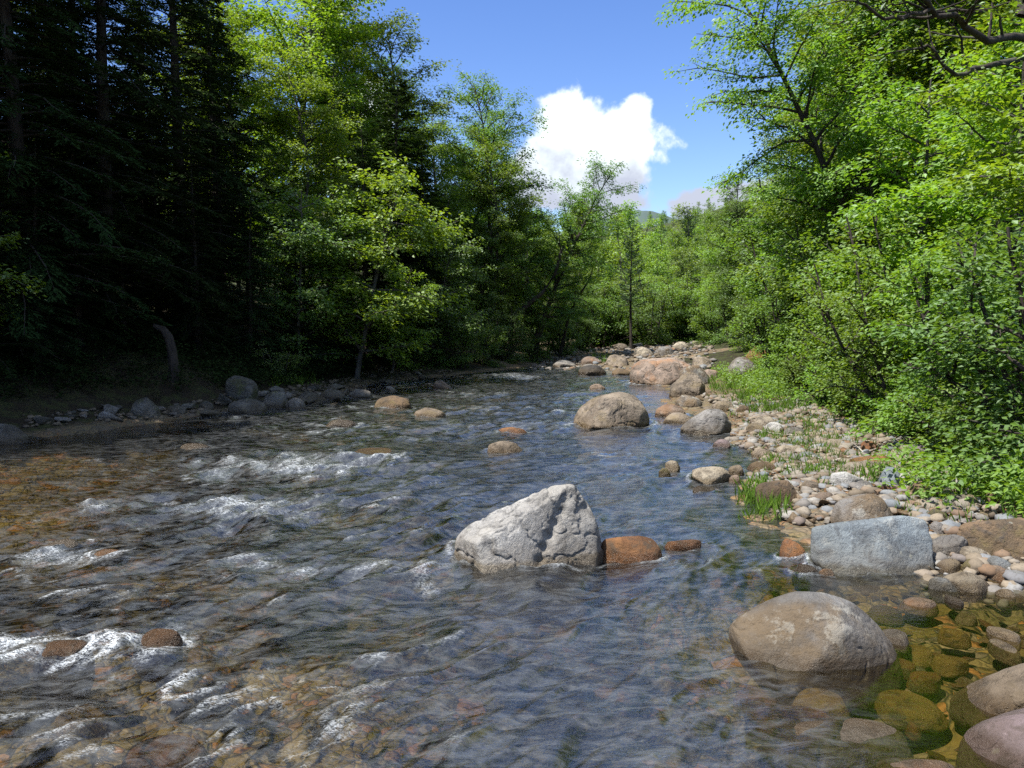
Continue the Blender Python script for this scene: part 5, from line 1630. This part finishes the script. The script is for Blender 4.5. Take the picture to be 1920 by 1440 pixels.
g = Geo()
cent = []
for poly, n in [([(1360, 700), (1460, 700), (1560, 765), (1700, 810), (1830, 880), (1930, 960), (2060, 960), (2000, 760), (1440, 660)], 1700), ([(1640, 900), (1720, 885), (1830, 950), (1760, 965)], 60), ([(1760, 870), (1860, 890), (1960, 960), (1960, 1000), (1860, 960)], 130), ([(1330, 705), (1420, 700), (1500, 755), (1430, 770)], 200)]:
    P = np.array([hit(a, b, True)[:2] for a, b in poly])
    q = grs.uniform(P.min(0), P.max(0), (n * 8, 2))
    q = q[inpoly(P, q)][:n]
    cent.append(np.stack([q[:, 0], q[:, 1], terrain(q[:, 0], q[:, 1]) + grs.uniform(.04, .3, len(q))], 1))
cent = np.concatenate(cent)
a = grs.uniform(0, 6.28, len(cent))
sprays(g, grs, cent, np.stack([np.cos(a), np.sin(a), 0 * a], 1), 16, 0.17, 0.06, flat=0.45)
gc = link('undergrowth', g.crown('undergrowth'), LM['bright'])
tag(gc, 'low leafy ground plants under the bank shrubs', 'undergrowth', kind='stuff')

g = Geo()
cent = []
for poly, n in [([(480, 690), (720, 690), (860, 690), (880, 670), (480, 660)], 260), ([(-40, 770), (200, 745), (420, 735), (600, 715), (700, 700), (640, 640), (300, 640), (-40, 660)], 1500)]:
    P = np.array([hit(a, b, True)[:2] for a, b in poly])
    q = grs.uniform(P.min(0), P.max(0), (n * 8, 2))
    q = q[inpoly(P, q)][:n]
    cent.append(np.stack([q[:, 0], q[:, 1], terrain(q[:, 0], q[:, 1]) + grs.uniform(.04, .35, len(q))], 1))
cent = np.concatenate(cent)
a = grs.uniform(0, 6.28, len(cent))
sprays(g, grs, cent, np.stack([np.cos(a), np.sin(a), 0 * a], 1), 16, 0.2, 0.07, flat=0.45)
gc = link('ferns', g.crown('ferns'), LM['dark'])
tag(gc, 'dark fern and seedling cover on the shaded bank', 'ferns', kind='stuff')

# brown leaf litter and small driftwood on the right bank
g = Geo()
P = np.array([hit(a, b, True)[:2] for a, b in [(1330, 735), (1480, 745), (1720, 830), (1900, 950), (1930, 1040), (1740, 1000), (1480, 940), (1400, 850)]])
q = grs.uniform(P.min(0), P.max(0), (14000, 2))
q = q[inpoly(P, q)][:2600]
N_ = len(q)
pos = np.stack([q[:, 0], q[:, 1], terrain(q[:, 0], q[:, 1]) + grs.uniform(0.005, 0.035, N_)], 1)
an = grs.uniform(0, 6.28, N_)
g.leaves(pos, np.stack([np.cos(an), np.sin(an), grs.normal(size=N_) * .2], 1), np.stack([grs.normal(size=N_) * .4, grs.normal(size=N_) * .4, np.ones(N_)], 1), grs.uniform(.03, .08, N_), grs.uniform(.015, .04, N_), grs.rand(N_))
lt = link('leaf_litter', g.crown('leaf_litter'), leafmat('dead leaves', (0.16, 0.10, 0.05), (0.06, 0.04, 0.02), 0.2, (1, 1, 1), 0.0))
tag(lt, 'brown dead leaves scattered between the bank stones', 'leaf litter', kind='stuff')
for (pa, pb, r_, lb) in [((1560, 872), (1640, 838), .016, 'grey driftwood stick lying behind the orange flat slab'), ((1700, 920), (1790, 935), .014, 'thin driftwood stick among the leafy cobbles'), ((1420, 812), (1475, 826), .018, 'short driftwood stick below the cream stone cluster'), ((1800, 1000), (1880, 1012), .012, 'thin bleached stick in front of the long brown boulder')]:
    A_, B_ = hit(*pa), hit(*pb)
    Pm = wander(rs, (0, 0, 0.03), B_ - A_, np.linalg.norm(B_ - A_), 8, .09)
    Pm[:, 2] = [tz(A_[0] + p_[0], A_[1] + p_[1]) - A_[2] + 0.035 for p_ in Pm]
    g = Geo()
    g.tube(Pm, np.linspace(r_, r_ * .4, 9), 6)
    g.tube(wander(rs, Pm[4], (rs.normal(), rs.normal(), .3), .2, 3, .2), [r_ * .6, r_ * .45, r_ * .3, r_ * .2], 5)
    o = link('driftwood_stick', g.wood('driftwood_stick'), BK['birch'], None, A_)
    tag(o, lb, 'driftwood')

# ------------------------------------------------------------------ distant mountain
mx_ = np.linspace(-300, 2600, 140)
my_ = np.linspace(2200, 3400, 40)
MX, MY = np.meshgrid(mx_, my_)
ridge_h = 180 + 228 * np.exp(-((MX - 400) / 380) ** 2) + 70 * fbm(MX * 0.004, MY * 0.004, oct=5, seed=77)
MZ = ridge_h * np.clip(1 - np.abs(MY - 2800) / 620, 0, 1) ** 0.8
ii = np.arange(MX.size).reshape(MX.shape)
mq = np.stack([ii[:-1, :-1], ii[:-1, 1:], ii[1:, 1:], ii[1:, :-1]], -1).reshape(-1, 4)
m, nt = newmat('haze tinted forest')
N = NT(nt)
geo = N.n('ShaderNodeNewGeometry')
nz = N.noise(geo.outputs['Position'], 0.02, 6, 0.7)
p = N.n('ShaderNodeBsdfPrincipled', {'Base Color': N.mixc(nz, (0.03, 0.055, 0.05), (0.07, 0.10, 0.09)), 'Roughness': 1.0})  # blue of distant haze is put into the forest colour
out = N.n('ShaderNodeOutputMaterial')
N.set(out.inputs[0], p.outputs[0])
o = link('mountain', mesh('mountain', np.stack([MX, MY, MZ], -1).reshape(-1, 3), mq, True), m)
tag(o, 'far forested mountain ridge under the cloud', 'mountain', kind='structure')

# ------------------------------------------------------------------ sky, sun, camera
SUN_AZ = np.array([-0.86, -0.51])   # towards the sun: left and upstream
SUN_EL = rad(60)
w = bpy.data.worlds.new('World')
SC.world = w
w.use_nodes = True
nt = w.node_tree
nt.nodes.clear()
N = NT(nt)
sky = N.n('ShaderNodeTexSky')
sky.sky_type = 'NISHITA'
sky.sun_disc = False
sky.sun_elevation = SUN_EL
sky.sun_rotation = math.atan2(SUN_AZ[0], SUN_AZ[1])
sky.air_density = 1.0
sky.dust_density = 0.3
sky.ozone_density = 2.5
tc = N.n('ShaderNodeTexCoord')
D = tc.outputs['Generated']
nrm = N.n('ShaderNodeVectorMath', operation='NORMALIZE')
N.set(nrm.inputs[0], D)
D = nrm.outputs[0]


def lobe(px, py, rx, rz, wgt=1.0):
    """soft cumulus lobe in the direction of a point of the sky"""
    d = ray(px, py)
    d = d / np.linalg.norm(d)
    right = unit(np.cross(d, (0, 0, 1)))
    up = np.cross(right, d)

    def dot(v, k):
        nd = N.n('ShaderNodeVectorMath', operation='DOT_PRODUCT')
        N.set(nd.inputs[0], D)
        nd.inputs[1].default_value = tuple(v / k)
        return nd.outputs['Value']
    a = dot(right, rx / FPX)
    b = dot(up, rz / FPX)
    f = dot(d, 1.0)
    r2 = N.math('ADD', N.math('MULTIPLY', a, a), N.math('MULTIPLY', b, b))
    v = N.math('SUBTRACT', 1.0, N.math('SQRT', r2))
    v = N.math('MULTIPLY', v, wgt)
    return N.math('SUBTRACT', v, N.math('MULTIPLY', N.math('LESS_THAN', f, 0.0), 10.0))


lobes = [lobe(*a) for a in [(1070, 225, 70, 60), (1190, 222, 34, 48), (1130, 280, 125, 85), (1165, 320, 64, 72), (1130, 378, 100, 48), (1050, 330, 110, 80), (1335, 385, 90, 36), (1430, 380, 120, 45), (690, 210, 60, 70, .8), (1020, 300, 60, 60, .5)]]
cov = lobes[0]
for l in lobes[1:]:
    nd = N.n('ShaderNodeMath', operation='SMOOTH_MAX')
    N.set(nd.inputs[0], cov)
    N.set(nd.inputs[1], l)
    nd.inputs[2].default_value = 0.15
    cov = nd.outputs[0]
big = N.noise(D, 26, 8, 0.58, 0.2)
fine = N.noise(D, 75, 6, 0.6)
dens = N.math('ADD', cov, N.math('MULTIPLY_ADD', big, 1.25, -0.66))
dens = N.math('ADD', dens, N.math('MULTIPLY_ADD', fine, 0.3, -0.15))
mask = N.ramp(dens, -0.02, 0.30)
# scattered clouds added high out of view to brighten water reflections and fill
sxyz = N.n('ShaderNodeSeparateXYZ')
N.set(sxyz.inputs[0], D)
gen = N.noise(D, 6.5, 7, 0.6)
gm = N.math('MULTIPLY', N.ramp(gen, 0.44, 0.58, 0.0, 0.9), N.ramp(sxyz.outputs[2], 0.40, 0.52))
mask = N.math('MAXIMUM', mask, gm)
# grey flat bases: density towards the underside
shade = N.noise(D, 19, 5, 0.55)
low = N.ramp(N.math('MULTIPLY_ADD', shade, 0.22, sxyz.outputs[2]), 0.262, 0.335, 0.0, 1.0)
ccol = N.mixc(low, (1.9, 2.05, 2.5), (3.4, 3.75, 3.85))
hs = N.n('ShaderNodeHueSaturation', {'Hue': 0.515, 'Saturation': 1.22, 'Value': 0.65})
N.set(hs.inputs['Color'], sky.outputs[0])
final = N.mixc(mask, hs.outputs[0], ccol)
bg = N.n('ShaderNodeBackground', {'Color': final, 'Strength': 0.14})
out = N.n('ShaderNodeOutputWorld')
N.set(out.inputs[0], bg.outputs[0])

sl = bpy.data.lights.new('sun', 'SUN')
sl.energy = 4.6
sl.angle = rad(0.53)
sl.color = (1.0, 0.94, 0.85)
so = bpy.data.objects.new('sun', sl)
COL.objects.link(so)
ds = np.array([SUN_AZ[0] * math.cos(SUN_EL), SUN_AZ[1] * math.cos(SUN_EL), math.sin(SUN_EL)])
so.rotation_euler = Vector(ds).to_track_quat('Z', 'Y').to_euler()
so.location = (-30, 30, 60)

cam = bpy.data.cameras.new('camera')
cam.sensor_width = 36
cam.lens = 36 * FPX / 1920
cam.clip_start = 0.05
cam.clip_end = 9000
co = bpy.data.objects.new('camera', cam)
COL.objects.link(co)
co.location = (0, 0, CAM_H)
co.rotation_euler = (PI / 2 - PITCH, 0, 0)
SC.camera = co

SC.view_settings.view_transform = 'Standard'
SC.view_settings.look = 'None'
SC.view_settings.exposure = 1.25
SC.view_settings.gamma = 1
SC.render.engine = 'CYCLES'
SC.cycles.max_bounces = 7
SC.cycles.diffuse_bounces = 3
SC.cycles.glossy_bounces = 2
SC.cycles.transmission_bounces = 3
SC.cycles.transparent_max_bounces = 6
SC.cycles.caustics_reflective = False
SC.cycles.caustics_refractive = False
SC.cycles.sample_clamp_indirect = 4
SC.cycles.sample_clamp_direct = 3
SC.cycles.use_denoising = False
SC.cycles.denoiser = 'OPENIMAGEDENOISE'
